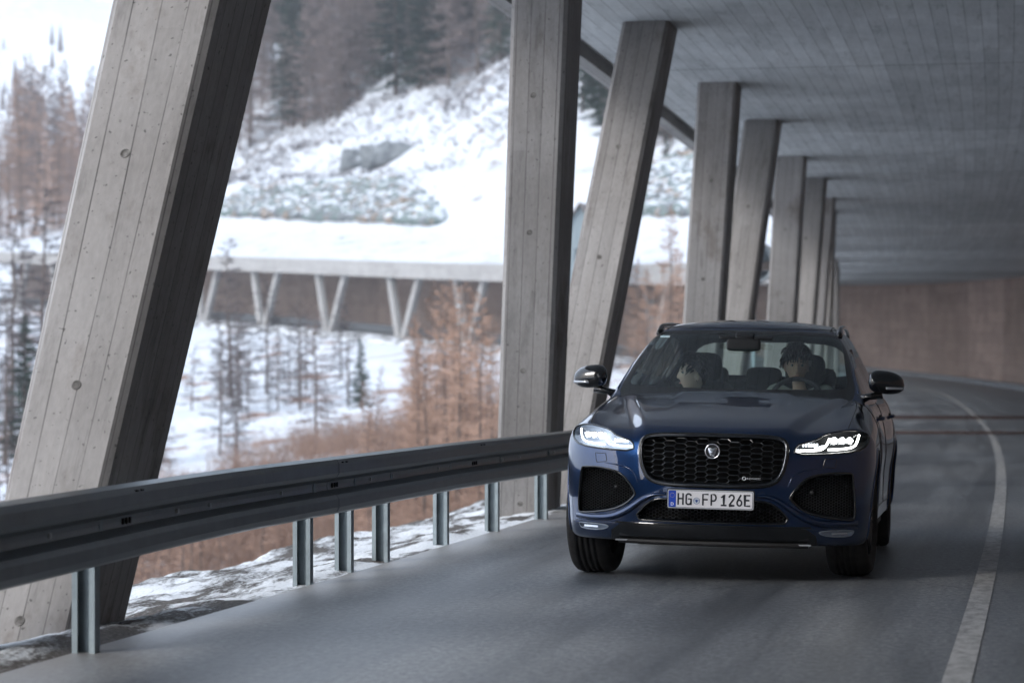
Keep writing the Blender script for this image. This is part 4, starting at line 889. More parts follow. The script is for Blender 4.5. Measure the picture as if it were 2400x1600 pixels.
def stroke(paths, x, w, nm='character'):
    """plate lettering as constant-width rounded strokes; unit box 1 wide, 1 high"""
    mb = MB(); h = .0735; t = .0098/2
    for pth in paths:
        P = np.array(pth, float)*(w-2*t, h-2*t)+(x+t, zc-h/2+t)
        n = len(P); L = []; Rr = []
        for i in range(n):
            d = P[min(i+1, n-1)]-P[max(i-1, 0)]; d /= np.linalg.norm(d)+1e-9; nn = np.array([-d[1], d[0]])
            k = 1.0
            if 0 < i < n-1:
                d1 = P[i]-P[i-1]; d1 /= np.linalg.norm(d1)+1e-9; k = 1/max(.55, abs(np.dot(nn, np.array([-d1[1], d1[0]]))))
            L.append(P[i]+nn*t*k); Rr.append(P[i]-nn*t*k)
        e0 = (P[0]-P[1]); e0 = e0/np.linalg.norm(e0)*t*.7; e1 = P[-1]-P[-2]; e1 = e1/np.linalg.norm(e1)*t*.7; L[0] = L[0]+e0; Rr[0] = Rr[0]+e0; L[-1] = L[-1]+e1; Rr[-1] = Rr[-1]+e1
        vs = [(q[0], yp-.0036, q[1]) for q in L+Rr]; mb.add(vs, [(i, i+1, n+i+1, n+i) for i in range(n-1)])
    return mb.build(nm, M_ink, npl)
def arc(cx, cy, rx, ry, a0, a1, n=10): return [(cx+rx*math.cos(R(a0+(a1-a0)*k/n)), cy+ry*math.sin(R(a0+(a1-a0)*k/n))) for k in range(n+1)]
G_ = {'H': [[(0, 0), (0, 1)], [(1, 0), (1, 1)], [(0, .54), (1, .54)]],
      'G': [arc(.5, .80, .5, .20, 20, 180)+arc(.5, .20, .5, .20, 180, 300)+[(1, .16), (1, .52), (.55, .52)], [(1, 0), (1, .2)]],
      'F': [[(0, 0), (0, 1), (1, 1)], [(0, .50), (.86, .50)]], 'P': [[(.0, 0), (.0, 1), (.6, 1)]+arc(.55, .70, .45, .30, 90, -90)+[(0, .40)]],
      '1': [[(0, .76), (.52, 1), (.52, 0)], [(0, 0), (1, 0)]], '2': [arc(.5, .74, .5, .26, 165, -20)+[(.06, .06), (0, 0), (1, 0)]],
      '6': [[(.80, 1), (.18, .52)]+arc(.5, .27, .5, .27, 160, 520, 22)], 'E': [[(1, 1), (0, 1), (0, 0), (1, 0)], [(0, .53), (.84, .53)]]}
sc_x = .520/2050.; X0 = lambda px: (px-1138)*sc_x          # columns measured on the plate itself
for ch, a, b_ in (('H', 345, 498), ('G', 537, 692), ('F', 938, 1098), ('P', 1140, 1290), ('1', 1382, 1532), ('2', 1568, 1722), ('6', 1757, 1905), ('E', 1942, 2095)): stroke(G_[ch], X0(a), (b_-a)*sc_x)
cs = X0(806); mb = MB(); P = [(cs+.0205*math.cos(a), yp-.0032, zc-.009+.0205*math.sin(a)) for a in np.linspace(0, 2*math.pi, 29)[:-1]]; seal = mesh('seal', P, [tuple(range(28))], simple('seal_silver', (.55, .6, .68), .35), npl)
mb = MB(); mb.tube([(cs+.0195*math.cos(a), yp-.0036, zc-.009+.0195*math.sin(a)) for a in np.linspace(0, 2*math.pi, 29)[:-1]], .0010, 5, closed=True)
sh = [(-.007, .008), (.007, .008), (.007, -.002), (0, -.011), (-.007, -.002)]; mb.add([(cs+a, yp-.0038, zc-.010+b_) for a, b_ in sh], [(0, 4, 3, 2, 1)])
for a in (-.0125, .0125): mb.box((cs+a, yp-.0038, zc-.006+(.004 if a < 0 else 0)), (.004, .0006, .0035))
mb.build('arms', simple('seal_blue', (.03, .08, .30), .4), seal)
# ---- lower openings
for P, sg in ((O_in, 1), (mirx(O_in), -1)):
    it = loft(P, [(-.004, -.001), (.000, -.006), (.006, -.004), (.016, .03), (.022, .055)], 'air_intake', M_gloss)
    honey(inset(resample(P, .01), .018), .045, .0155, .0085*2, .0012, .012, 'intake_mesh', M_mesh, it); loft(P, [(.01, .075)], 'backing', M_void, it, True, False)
    yq = float(ysurf([sg*.60], [.565])[0]); mb = MB(); mb.ell((sg*.60, yq+.035, .565), (.016, .012, .016), 14, 8); cp(mb.build('parking_sensor', M_matt, None, True), it)
lo = loft(O_lo, [(-.005, -.001), (.0, -.006), (.006, -.003), (.014, .04), (.018, .06)], 'lower_grille', M_gloss)
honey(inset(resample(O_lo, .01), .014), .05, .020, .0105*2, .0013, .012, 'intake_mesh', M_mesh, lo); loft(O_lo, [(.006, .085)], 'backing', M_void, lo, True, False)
# body-colour blades running in from the corners and up beside the plate
def ribbon(pts, wids, prot, name, mat, n=26):
    pts = smoothp(pts, 3, False); L = np.concatenate([[0], np.cumsum(np.hypot(*np.diff(pts, axis=0).T))]); t = np.linspace(0, L[-1], n); x = np.interp(t, L, pts[:, 0]); z = np.interp(t, L, pts[:, 1]); w = np.interp(t/L[-1], np.linspace(0, 1, len(wids)), wids)
    d = np.gradient(np.stack([x, z], -1), axis=0); d /= np.linalg.norm(d, axis=1)[:, None]; N = np.stack([-d[:, 1], d[:, 0]], -1); V = []; m = 6; prof = [(-.5, .004), (-.36, -prot*.55), (-.12, -prot), (.12, -prot*.9), (.38, -prot*.35), (.5, .004)]
    tp = np.sin(np.linspace(0.15, math.pi-.15, n))**.35
    for a, p in prof: xx = x+N[:, 0]*w*a; zz = z+N[:, 1]*w*a; V += [(q, yy+p*tt, r_) for q, r_, yy, tt in zip(xx, zz, ysurf(xx, zz), tp)]
    return cp(mesh(name, V, [(i*n+j, i*n+j+1, (i+1)*n+j+1, (i+1)*n+j) for i in range(m-1) for j in range(n-1)], mat, None, True))
for sg in (-1, 1):
    ribbon([(sg*.875, .378), (sg*.74, .372), (sg*.62, .383), (sg*.52, .43), (sg*.43, .500), (sg*.36, .534), (sg*.28, .540)], [.03, .045, .05, .04, .022], .030, 'bumper_blade', M_paint)
    ribbon([(sg*.875, .352), (sg*.72, .345), (sg*.60, .345), (sg*.50, .352)], [.010, .012, .012, .008], .010, 'bumper_line', M_paint)
    ribbon([(sg*.46, .60), (sg*.485, .665), (sg*.55, .70), (sg*.68, .715)], [.004, .012, .012, .004], .006, 'bumper_crease', M_paint)
    # washer cover and sensors
    q = [(sg*.745, .772), (sg*.675, .772), (sg*.665, .722), (sg*.735, .716)]; q = resample(q, .01); yy = ysurf(q[:, 0], q[:, 1]); mb = MB(); mb.tube([(a, y_, b_) for (a, b_), y_ in zip(q, yy)], .0022, 5, closed=True); cp(mb.build('washer_cover', M_gloss))
    yy = float(ysurf([sg*.31], [.553])[0]); mb = MB(); mb.tube([(sg*.31+.011*math.cos(a), yy-.001, .553+.011*math.sin(a)) for a in np.linspace(0, 2*math.pi, 17)[:-1]], .0014, 5, closed=True); cp(mb.build('parking_sensor', M_gloss))
mb = MB(); xx = np.linspace(-.60, .60, 40); zz = np.full(40, .352); yy = ysurf(xx, zz); mb.tube([(a, b_-.006, .352) for a, b_ in zip(xx, yy)], .006, 8); cp(mb.build('splitter_line', M_gloss))
mb = MB(); xx = np.linspace(-.58, .58, 40); yy = ysurf(xx, np.full(40, .27)); mb.tube([(a, b_+.01, .238) for a, b_ in zip(xx, yy)], .016, 8); cp(mb.build('splitter', M_matt))
mb = MB()
for sg in (-1, 1): mb.box((sg*.545, float(ysurf([sg*.545], [.27])[0])+.0, .243), (.11, .02, .008))
cp(mb.build('skid_insert', simple('alloy_insert', (.45, .46, .48), .35, .7)))
# ---- headlamps
M_led = simple('led_light_guide', (1, 1, 1), .3, 0, 0, (1, .98, .94), 4); M_led2 = simple('led_light_guide_dim', (.8, .85, .9), .3, 0, 0, (.9, .95, 1), 1.0); M_beam = simple('led_projector', (1, 1, 1), .2, 0, 0, (1, .98, .93), 12)
M_beam2 = simple('led_projector_off_axis', (1, 1, 1), .2, 0, 0, (1, .96, .88), 5)
M_hous = simple('lamp_housing', (.008, .009, .010), .85, 0, 0, None, 0, .1); M_housL = simple('lamp_housing_bright', (.42, .47, .55), .5, .3)  # pale copy for fog lights and left lamp, whose white glow is in the colour
def lamp(P, sg, hous, led, beam):
    e = bpy.data.objects.new('headlight', None); col.objects.link(e); cp(e)
    def L2(o): o.rotation_euler = (0, 0, 0); o.parent = e; return o
    L2(loft(P, [(-.004, -.001), (.001, -.005), (.006, -.001), (.008, .015)], 'bezel', M_gloss))
    L2(loft(P, [(.004, .004), (.012, .03), (.022, .070)], 'housing', hous, None, True))
    Q = resample(inset(resample(P, .012), .004), .012)
    f = lambda x, z, dy: (sg*x, float(ysurf([sg*x], [z])[0])+dy, z)
    for path in ([(.505, .818), (.57, .820), (.640, .823), (.668, .838), (.683, .862), (.694, .892)], [(.690, .826), (.76, .830), (.820, .838), (.846, .852), (.858, .878), (.866, .916)]):
        p = smoothp(path, 2, False); mb = MB(); q = [Vector(f(a, b_, .022)) for a, b_ in p]; mb.tube(q, .0062, 8); L2(mb.build('light_guide', led, None, True))
    for k, x in enumerate((.722, .768, .812)):
        c = Vector(f(x, .882, .035)); M = Matrix.Rotation(R(90), 3, 'X'); mb = MB(); mb.ell(c, (.019, .012, .017), 14, 8); L2(mb.build('projector', beam if k == 0 else led, None, True))
        mb = MB(); mb.tube([c+Vector((.022*math.cos(a), -.004, .021*math.sin(a))) for a in np.linspace(0, 2*math.pi, 17)[:-1]], .003, 6, closed=True); L2(mb.build('projector_ring', M_chrome))
    for k in range(6):
        c = Vector(f(.540+.0165*k, .852, .03)); mb = MB(); mb.box(c, (.010, .01, .022)); L2(mb.build('led_cell', M_led2))
    # clear lens over the whole lamp, following the body skin
    rings = [(0.002, -.002), (.02, -.004), (.045, -.005)]; L2(loft(P, rings, 'lens', M_lens, None, True))
lamp(O_hd, 1, M_hous, M_led, M_beam); lamp(mirx(O_hd), -1, M_housL, M_led2, M_beam2)
for P in (O_fg, mirx(O_fg)):
    fo = loft(P, [(-.002, -.001), (.002, -.004), (.005, .010), (.008, .025)], 'fog_light', M_housL, None, True); sg = 1 if P[:, 0].mean() > 0 else -1
    mb = MB(); x = sg*.765; mb.box((x, float(ysurf([x], [.317])[0])+.008, .317), (.115, .008, .012), rz=sg*.62); mb.build('light_guide', M_chrome, fo)
    loft(P, [(.001, -.005), (.01, -.006)], 'lens', M_lens, fo, True)
# ---- shut lines
def seam(pts3, name='shut_line', r=.0028, par=None, mat=None): mb = MB(); mb.tube(pts3, r, 5, cap=False); return cp(mb.build(name, mat or M_seam), par)
for sg in (-1, 1):
    P = smoothp([(.80, -.50), (.812, -.3), (.815, .2), (.80, .52), (.745, .70)], 3, False); seam([(sg*a, b_, c) for (a, b_), c in zip(P, zsurf(P[:, 0], P[:, 1]))])
    z_ = np.linspace(.95, 1.02, 5)
    for D in (D1, D2):
        Q = resample(D, .03); Q = Q[(Q[:, 1] < 1.14)]; 
        # split where the resampled outline jumps
        k = np.where(np.hypot(*np.diff(Q, axis=0).T) > .08)[0]; Q = np.roll(Q, -(k[0]+1), 0) if len(k) else Q; seam([(a, b_, c) for a, (b_, c) in zip(xsurf(Q[:, 0], Q[:, 1], sg), Q)])
    for yy, k in ((1.70, 0), (2.78, 1)):
        x = float(xsurf([yy], [.985], sg)[0]); mb = MB(); mb.tube([(x-sg*.01, yy-.115, .985), (x+sg*.016, yy-.09, .987), (x+sg*.022, yy, .99), (x+sg*.016, yy+.09, .99), (x-sg*.01, yy+.115, .988)], [.008, .013, .014, .013, .008], 8); h_ = mb.build('handle', M_paint, None, True); h_.parent = doors[(sg, k)]
        mb = MB(); mb.ell((x-sg*.004, yy, .985), (.012, .07, .028), 12, 8); h_ = mb.build('handle_recess', M_seam, None, True); h_.parent = doors[(sg, k)]
    # sill and wheel-arch liners
    mb = MB(); mb.box((sg*.80, 1.44, .30), (.20, 1.95, .12)); cp(mb.build('sill', M_matt))
    for yy in (0, 2.874):
        mb = MB(); n = 20; vs = []
        for x in (.965, .60): vs += [(sg*(x if x < .9 else abs(float(xsurf([yy+.436*math.cos(a)], [min(1.0, .385+.436*math.sin(a))], sg)[0]))-.003), yy+.436*math.cos(a), .385+.436*math.sin(a)) for a in np.linspace(-.35, math.pi+.35, n)]
        mb.add(vs, [(j, j+1, n+j+1, n+j) for j in range(n-1)]); mb.add(vs[n:]+[(sg*.60, yy, .2)], [(j, j+1, n) for j in range(n-1)]); cp(mb.build('wheel_arch_liner', M_matt))
        mb = MB(); Q = [(abs(float(xsurf([yy+.438*math.cos(a)], [.385+.438*math.sin(a)], sg)[0])), yy+.438*math.cos(a), .385+.438*math.sin(a)) for a in np.linspace(-.25, math.pi+.25, 40)]; mb.tube([(sg*(a+.001), b_, c) for a, b_, c in Q], .008, 7); cp(mb.build('wheel_arch_lip', M_paint, None, True))
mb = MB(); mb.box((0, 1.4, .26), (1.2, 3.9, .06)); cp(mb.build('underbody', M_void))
# ---- wheels
M_tyre = rough_mat('tyre_rubber', [(.3, (.012, .012, .013)), (.7, (.032, .030, .029))], 14, .3, .004, .75); M_rim = simple('dark_alloy', (.08, .085, .09), .25, .8)
def wheel(x, y, steer, sg):
    e = bpy.data.objects.new('wheel', None); col.objects.link(e); e.parent = car; e.location = (x, y, .375); e.rotation_euler = (0, 0, steer)
    w = .131; pr = [(-w*.72, .255), (-w*.93, .275), (-w, .315), (-w*.97, .348), (-w*.84, .366), (-w*.62, .3735)]
    for g in (-.42, -.14, .14, .42): pr += [(w*(g-.060), .375), (w*(g-.055), .366), (w*(g+.055), .366), (w*(g+.060), .375)]
    pr += [(w*.62, .3735), (w*.84, .366), (w*.97, .348), (w, .315), (w*.93, .275), (w*.72, .255)]; n = 80; k = len(pr); V = []
    for i in range(n):
        a = 2*math.pi*i/n
        for j, (u, r_) in enumerate(pr): rr_ = r_-(.004 if (i % 2 == 0 and j in (5, 22, 4, 23)) else 0); V.append((u, rr_*math.cos(a), rr_*math.sin(a)))
    t = mesh('tyre', V, [(i*k+j, i*k+j+1, ((i+1) % n)*k+j+1, ((i+1) % n)*k+j) for i in range(n) for j in range(k-1)], M_tyre, e, True)
    mb = MB(); n = 48; rp = [(-w*.7, .258), (-w*.7, .235), (0, .215), (w*.62*sg, .235), (w*.80*sg, .258)]; 
    V = [(u, r_*math.cos(a), r_*math.sin(a)) for u, r_ in rp for a in np.linspace(0, 2*math.pi, n+1)[:-1]]; mb.add(V, [(i*n+j, i*n+(j+1) % n, (i+1)*n+(j+1) % n, (i+1)*n+j) for i in range(4) for j in range(n)])
    for q in range(5):
        for dd in (-.16, .16):
            a = 2*math.pi*q/5+dd; a0 = 2*math.pi*q/5+dd*.5; mb.tube([(sg*.075, .05*math.cos(a0), .05*math.sin(a0)), (sg*.092, .15*math.cos(a), .15*math.sin(a)), (sg*.098, .245*math.cos(a*1.0), .245*math.sin(a))], [.020, .015, .017], 6)
    mb.ell((sg*.08, 0, 0), (.022, .06, .06), 18, 8); mb.build('rim', M_rim, e, True)
    m2 = MB(); m2.tube([(sg*.0, 0, 0), (sg*.02, 0, 0)], .17, 32); m2.build('brake_disc', simple('brake_steel', (.3, .3, .31), .35, .9), e)
ST = R(-4)
for x, y, st, sg in ((-.815, 0, ST, -1), (.815, 0, ST, 1), (-.82, 2.874, 0, -1), (.82, 2.874, 0, 1)): wheel(x, y, st, sg)
mb = MB(); mb.box((-.70, -.16, .30), (.24, .10, .07)); mb.box((.70, -.16, .30), (.24, .10, .07)); cp(mb.build('suspension_arm', M_matt))
# ---- cabin
xs = np.linspace(-1.0, 1.0, 131); ys = np.concatenate([np.linspace(.30, 1.5, 80), np.linspace(1.53, 3.95, 74)]); zs = np.linspace(1.06, 1.75, 52)
V, Fs = cage(xs, ys, zs, False); V = project(Fcab, V, [-.42, 1.7, 1.08], [.42, 2.9, 1.30]); G = Shell(Fcab, V, Fs)
def wline(z): return .757-.10*(z-1.17)/.40-.0
O_w1 = smoothp(sym([(.30, 1.577), (.60, 1.566), (.672, 1.545), (.700, 1.48), (.742, 1.30), (.785, 1.17), (.76, 1.10), (.3, 1.09)]), 1); O_w2 = smoothp(sym([(.30, 1.552), (.58, 1.543), (.640, 1.52), (.665, 1.47), (.705, 1.30), (.730, 1.215), (.705, 1.188), (.3, 1.178)]), 1)
r_g = G.region(O_w2, 'y', lambda C: C[:, 1] < 1.7, .012); r_b = G.region(O_w1, 'y', lambda C: C[:, 1] < 1.7, .012)
SW1 = np.array([(.86, 1.165), (1.02, 1.265), (1.22, 1.385), (1.42, 1.487), (1.60, 1.545), (1.93, 1.562), (1.93, 1.170)]); SW2 = np.array([(2.02, 1.175), (2.02, 1.562), (2.45, 1.548), (2.82, 1.515), (2.88, 1.19)]); SW3 = np.array([(2.93, 1.195), (2.88, 1.505), (3.10, 1.46), (3.32, 1.39), (3.36, 1.34), (3.18, 1.22)])
BLK = np.array([(.80, 1.13), (1.0, 1.285), (1.42, 1.51), (1.62, 1.572), (2.0, 1.585), (2.6, 1.567), (3.1, 1.49), (3.42, 1.36), (3.25, 1.19), (2.8, 1.165), (1.5, 1.14)])
sw = []
for sg in (-1, 1):
    f = lambda C, sg=sg: (C[:, 0]*sg > .4) & (C[:, 1] > .7)
    sw.append([G.region(smoothp(P, 1), 'x', f, .012) for P in (SW1, SW2, SW3)]+[G.region(smoothp(BLK, 1), 'x', f, .012)])
O_rw = smoothp(sym([(.25, 1.545), (.50, 1.53), (.60, 1.46), (.64, 1.32), (.60, 1.27), (.25, 1.265)]), 1); r_rw = G.region(O_rw, 'y', lambda C: C[:, 1] > 2.9, .012)
low = G.V[G.Fs].mean(1)[:, 2] < 1.085; G.reg[low & (G.reg == 0)] = 99
G.out([0], 'roof', M_paint); G.out([r_g], 'windscreen', M_wind); G.out([r_b], 'windscreen_border', M_gloss); G.out([r_rw], 'rear_window', mglass('rear_glass', (.80, .88, .86), 1.0))
for i, sg in enumerate((-1, 1)):
    for k in range(3): G.out([sw[i][k]], 'side_window', M_side)
    G.out([sw[i][3]], 'window_frame', M_gloss)
    # roof rail
    yy = np.linspace(1.42, 3.3, 30); xx = sg*(.628-.02*(yy-1.4)); zz = zsurf(xx, yy, Fcab, 1.2, 2.0); hh = .004+.040*np.clip(np.sin(np.linspace(0, math.pi, 30))*4, 0, 1)
    mb = MB(); mb.tube([(a, b_, c+h_) for a, b_, c, h_ in zip(xx, yy, zz, hh)], [.016]*30, 8); mb.tube([(xx[1], yy[1], zz[1]-.01), (xx[3], yy[3], zz[3]+.03)], .02, 8); cp(mb.build('roof_rail', M_gloss, None, True))
    seam([(a*.90, b_, c+.0005) for a, b_, c in zip(xx, yy, zsurf(xx*.90, yy, Fcab, 1.2, 2.0))], 'roof_seam', .0035)
    # bright A-pillar edge strip
    zq = np.linspace(1.16, 1.54, 16); xx = sg*np.interp(zq, [1.1, 1.17, 1.3, 1.48, 1.56], [.80, .800, .758, .722, .702]); yy = .515+(zq-1.165)*1.97+.13*(xx/.7)**2; zz = zsurf(xx, yy, Fcab, 1.06, 1.9); mb = MB(); mb.tube([(a, b_, c-.001) for a, b_, c in zip(xx, yy, zz)], .007, 6); cp(mb.build('pillar_strip', M_paint, None, True))
# roof glass panel line
xx = np.linspace(-.60, .60, 30); yy = ysurf(xx, np.full(30, 1.592), Fcab, .1, 2.2); seam([(a, b_, 1.592) for a, b_ in zip(xx, yy)], 'roof_seam', .003)
# cowl
mb = MB(); n = 30; xx = np.linspace(-.76, .76, n); vs = [(a, .56+.10*(a/.7)**2, 1.128-.02*(a/.7)**2) for a in xx]+[(a, .78+.10*(a/.7)**2, 1.150) for a in xx]; mb.add(vs, [(j, j+1, n+j+1, n+j) for j in range(n-1)]); cp(mb.build('cowl_panel', M_matt))
# ---- mirrors
for sg in (-1, 1):
    e = bpy.data.objects.new('wing_mirror', None); col.objects.link(e); cp(e)
    nx_, nz_ = 26, 18; V = []; c = Vector((sg*.985, .66, 1.232))
    for i in range(nx_+1):
        u = -1+2*i/nx_
        for j in range(nz_):
            a = 2*math.pi*j/nz_; r_ = max(0, 1-abs(u)**(4.0 if u < 0 else 2.6))**.42; dy = math.cos(a); dz = math.sin(a); hz_ = .086*r_*(1-.10*(u > 0)*u); y_ = (.085 if dy < 0 else .035)*dy*r_**.8; zz = hz_*dz*(1 if dz > 0 else .80)+.010*u*(-1)
            V.append((c.x+sg*u*.118, c.y+y_+.03*u, c.z+zz))
    up = [z for z in V]; fs = [(i*nz_+j, i*nz_+(j+1) % nz_, (i+1)*nz_+(j+1) % nz_, (i+1)*nz_+j) for i in range(nx_) for j in range(nz_)]
    o = mesh('mirror_cap', V, fs, [M_gloss, M_gloss], e, True); mi = [1 if V[f[0]][2] < c.z-.012 else 0 for f in fs]; o.data.polygons.foreach_set('material_index', mi)
    mb = MB(); mb.tube([(sg*.80, .68, 1.118), (sg*.87, .665, 1.145), (sg*.96, .66, 1.162)], [.035, .022, .030], 8); mb.build('mirror_arm', M_gloss, e, True)
    mb = MB(); xx = np.linspace(.985, 1.092, 12); mb.tube([(sg*a, c.y-.078+.9*(a-.985)**2*6, 1.203) for a in xx], .010, 6); mb.build('indicator_lens', simple('indicator_lens', (.5, .52, .55), .15, .5) if sg > 0 else bpy.data.materials.get('indicator_lens') or simple('indicator_lens', (.5, .52, .55), .15, .5), e, True)
    mb = MB(); mb.ell((c.x, c.y+.033, c.z), (.10, .004, .058), 20, 6); mb.build('mirror_glass', M_chrome, e, True)
# ---- interior
M_dash = simple('dashboard_black', (.012, .013, .015), .55); M_seat = rough_mat('seat_leather', [(.4, (.018, .018, .02)), (.6, (.03, .03, .033))], 30, .2, .003, .5); M_lin = simple('headlining', (.05, .052, .055), .9)
mb = MB(); n = 24; xx = np.linspace(-.76, .76, n); rows = [(.64, 1.10), (.80, 1.135), (1.02, 1.150), (1.12, 1.135), (1.16, 1.05), (1.18, .7)]
vs = [(a, y_+.12*(a/.75)**2*(k < 2), z_+(.03*math.exp(-((a-.37)/.17)**2) if k in (2, 3) else 0)) for k, (y_, z_) in enumerate(rows) for a in xx]; mb.add(vs, [(i*n+j, i*n+j+1, (i+1)*n+j+1, (i+1)*n+j) for i in range(5) for j in range(n-1)]); cp(mb.build('dashboard', M_dash, None, True))
def softbox(c, d, mat, name, rx=0, e=.30, bulge=None):
    mb = MB(); N = 14; vs = []; fs = []
    for i in range(N+1):
        t = -math.pi/2+math.pi*i/N
        for j in range(2*N):
            a = math.pi*j/N; f = lambda v: math.copysign(abs(v)**e, v); vs.append((d[0]/2*f(math.cos(t))*f(math.cos(a)), d[1]/2*f(math.cos(t))*f(math.sin(a)), d[2]/2*f(math.sin(t))))
    fs = [(i*2*N+j, i*2*N+(j+1) % (2*N), (i+1)*2*N+(j+1) % (2*N), (i+1)*2*N+j) for i in range(N) for j in range(2*N)]; M = Matrix.Rotation(rx, 3, 'X'); mb.add([(M @ Vector(v))+Vector(c) for v in vs], fs); return cp(mb.build(name, mat, None, True))
def seat(x, y, hr=True, w=.52, zt=1.12):
    e = bpy.data.objects.new('seat', None); col.objects.link(e); cp(e)
    for o in (softbox((x, y-.22, .62), (w, .52, .16), M_seat, 'cushion', 0, .35), softbox((x, y+.12, .93), (w, .15, .60), M_seat, 'backrest', R(-14), .45), softbox((x, y+.215, 1.315), (.285, .10, .22), M_seat, 'headrest', R(-10), .55)): o.parent = e; o.rotation_euler = (0, 0, 0)
seat(.36, 1.78); seat(-.38, 1.82)
for x in (-.40, 0, .40): softbox((x, 2.80, 1.245), (.27, .10, .17), M_seat, 'headrest', R(-8), .5)
softbox((0, 2.78, .95), (1.30, .16, .55), M_seat, 'rear_backrest', R(-14), .3); softbox((0, 2.50, .66), (1.30, .55, .16), M_seat, 'rear_bench', 0, .3)
mb = MB(); mb.box((0, 3.25, 1.12), (1.3, .75, .03)); cp(mb.build('parcel_shelf', M_dash))
# headlining: the roof skin again, 3 cm inside
k = (G.reg == 0) | np.isin(G.reg, [w_[3] for w_ in sw]); f = G.Fs[k]; u, inv = np.unique(f, return_inverse=True); VV = (G.V[u]-[0, 1.9, 1.2])*[.955, .97, .93]+[0, 1.9, 1.2]; cp(mesh('headlining', VV, inv.reshape(f.shape), M_lin, None, True))
for sg in (-1, 1): mb = MB(); mb.box((sg*.78, 2.1, .86), (.03, 2.9, .54)); cp(mb.build('door_card', M_dash))
# steering wheel
sw_ = bpy.data.objects.new('steering_wheel', None); col.objects.link(sw_); sw_.parent = car; sw_.location = (.375, 1.25, 1.075); sw_.rotation_euler = (R(66), 0, 0)
mb = MB(); mb.tube([(.185*math.cos(a), .185*math.sin(a), 0) for a in np.linspace(0, 2*math.pi, 49)[:-1]], .0165, 10, closed=True); mb.build('wheel_rim', M_seat, sw_, True)
mb = MB(); mb.ell((0, 0, -.01), (.07, .06, .03), 18, 10); mb.tube([(-.17, .0, 0), (0, .0, -.01), (.17, .0, 0)], [.018, .02, .018], 8); mb.tube([(0, -.17, 0), (0, 0, -.01)], .018, 8); mb.build('spokes', M_dash, sw_, True)
# rear-view mirror and sensor pod, inspection sticker, wing seals
softbox((.0, 1.08, 1.475), (.235, .03, .085), M_dash, 'rear_view_mirror', R(-5), .4)
softbox((0, 1.16, 1.53), (.13, .10, .045), M_dash, 'sensor_housing', R(20), .4)
for sx in (-.11, .13): softbox((sx, 1.14, 1.525), (.13, .05, .022), M_dash, 'sensor_housing', R(20), .5)
xx = np.array([-.60, -.53, -.53, -.60]); zz = np.array([1.520, 1.520, 1.532, 1.532]); yy = ysurf(xx, zz, Fcab, .1, 2.2); cp(mesh('windscreen_sticker', [(a, b_-.002, c) for a, b_, c in zip(xx, yy, zz)], [(0, 1, 2, 3)], simple('sticker', (.55, .68, .72), .4)))
# ================================================================ people in the car
def ev(o):
    bpy.context.view_layer.update(); return bpy.data.meshes.new_from_object(o.evaluated_get(bpy.context.evaluated_depsgraph_get()))
def skinned(verts, edges, radii, root=0, sub=2):
    me = bpy.data.meshes.new('t'); me.from_pydata([tuple(v) for v in verts], edges, []); o = bpy.data.objects.new('t', me); col.objects.link(o)
    m = o.modifiers.new('s', 'SKIN'); m.use_smooth_shade = True; s_ = o.modifiers.new('u', 'SUBSURF'); s_.levels = sub; s_.render_levels = sub
    for i, r_ in enumerate(radii): q = me.skin_vertices[0].data[i]; q.radius = r_ if isinstance(r_, tuple) else (r_, r_); q.use_root = (i == root)
    out = ev(o); bpy.data.objects.remove(o); V = [v.co.copy() for v in out.vertices]; F = [tuple(p.vertices) for p in out.polygons]; bpy.data.meshes.remove(out); return V, F
def head_pts(kx=1.0):
    n, m = 56, 44; V = []; F = []
    for i in range(m+1):
        t = math.pi*i/m
        for j in range(n):
            a = 2*math.pi*j/n; x = .074*kx*math.sin(t)*math.cos(a); y = .094*math.sin(t)*math.sin(a); z = .114*math.cos(t); lowr = max(0, -z/.114)
            x *= 1-.26*lowr**1.5; 
            if y > 0: y *= 1-.35*lowr
            else: y *= 1-.04*lowr
            if y < .02:
                f = min(1, (.02-y)/.05); g = lambda q, c, w: math.exp(-((q-c)/w)**2); ax = abs(x)
                nz = max(0, min(1, (.024-z)/.056))*(1 if z > -.034 else math.exp(-((z+.034)/.006)**2))
                y -= f*(.026*nz*g(x, 0, .006+.007*nz)+.005*g(z, .026, .009)*(ax < .055)-.009*g(ax, .031, .015)*g(z, .006, .012)+.006*g(x, 0, .020)*(g(z, -.060, .0045)+.9*g(z, -.071, .005))+.010*g(x, 0, .020)*g(z, -.100, .014)+.004*g(ax, .042, .018)*g(z, -.022, .02))
            V.append(Vector((x, y, z)))
    for i in range(m):
        for j in range(n): F.append((i*n+j, (i+1)*n+j, (i+1)*n+(j+1) % n, i*n+(j+1) % n))
    mb = MB(); 
    for sg in (-1, 1): mb.ell((sg*.073*kx, .012, -.012), (.010, .019, .031), 12, 8, M=Matrix.Rotation(R(-14*sg), 3, 'Z') @ Matrix.Rotation(R(10), 3, 'X'))
    b = len(V); V += [Vector(v) for v in mb.v]; F += [tuple(i+b for i in f) for f in mb.f]; return V, F
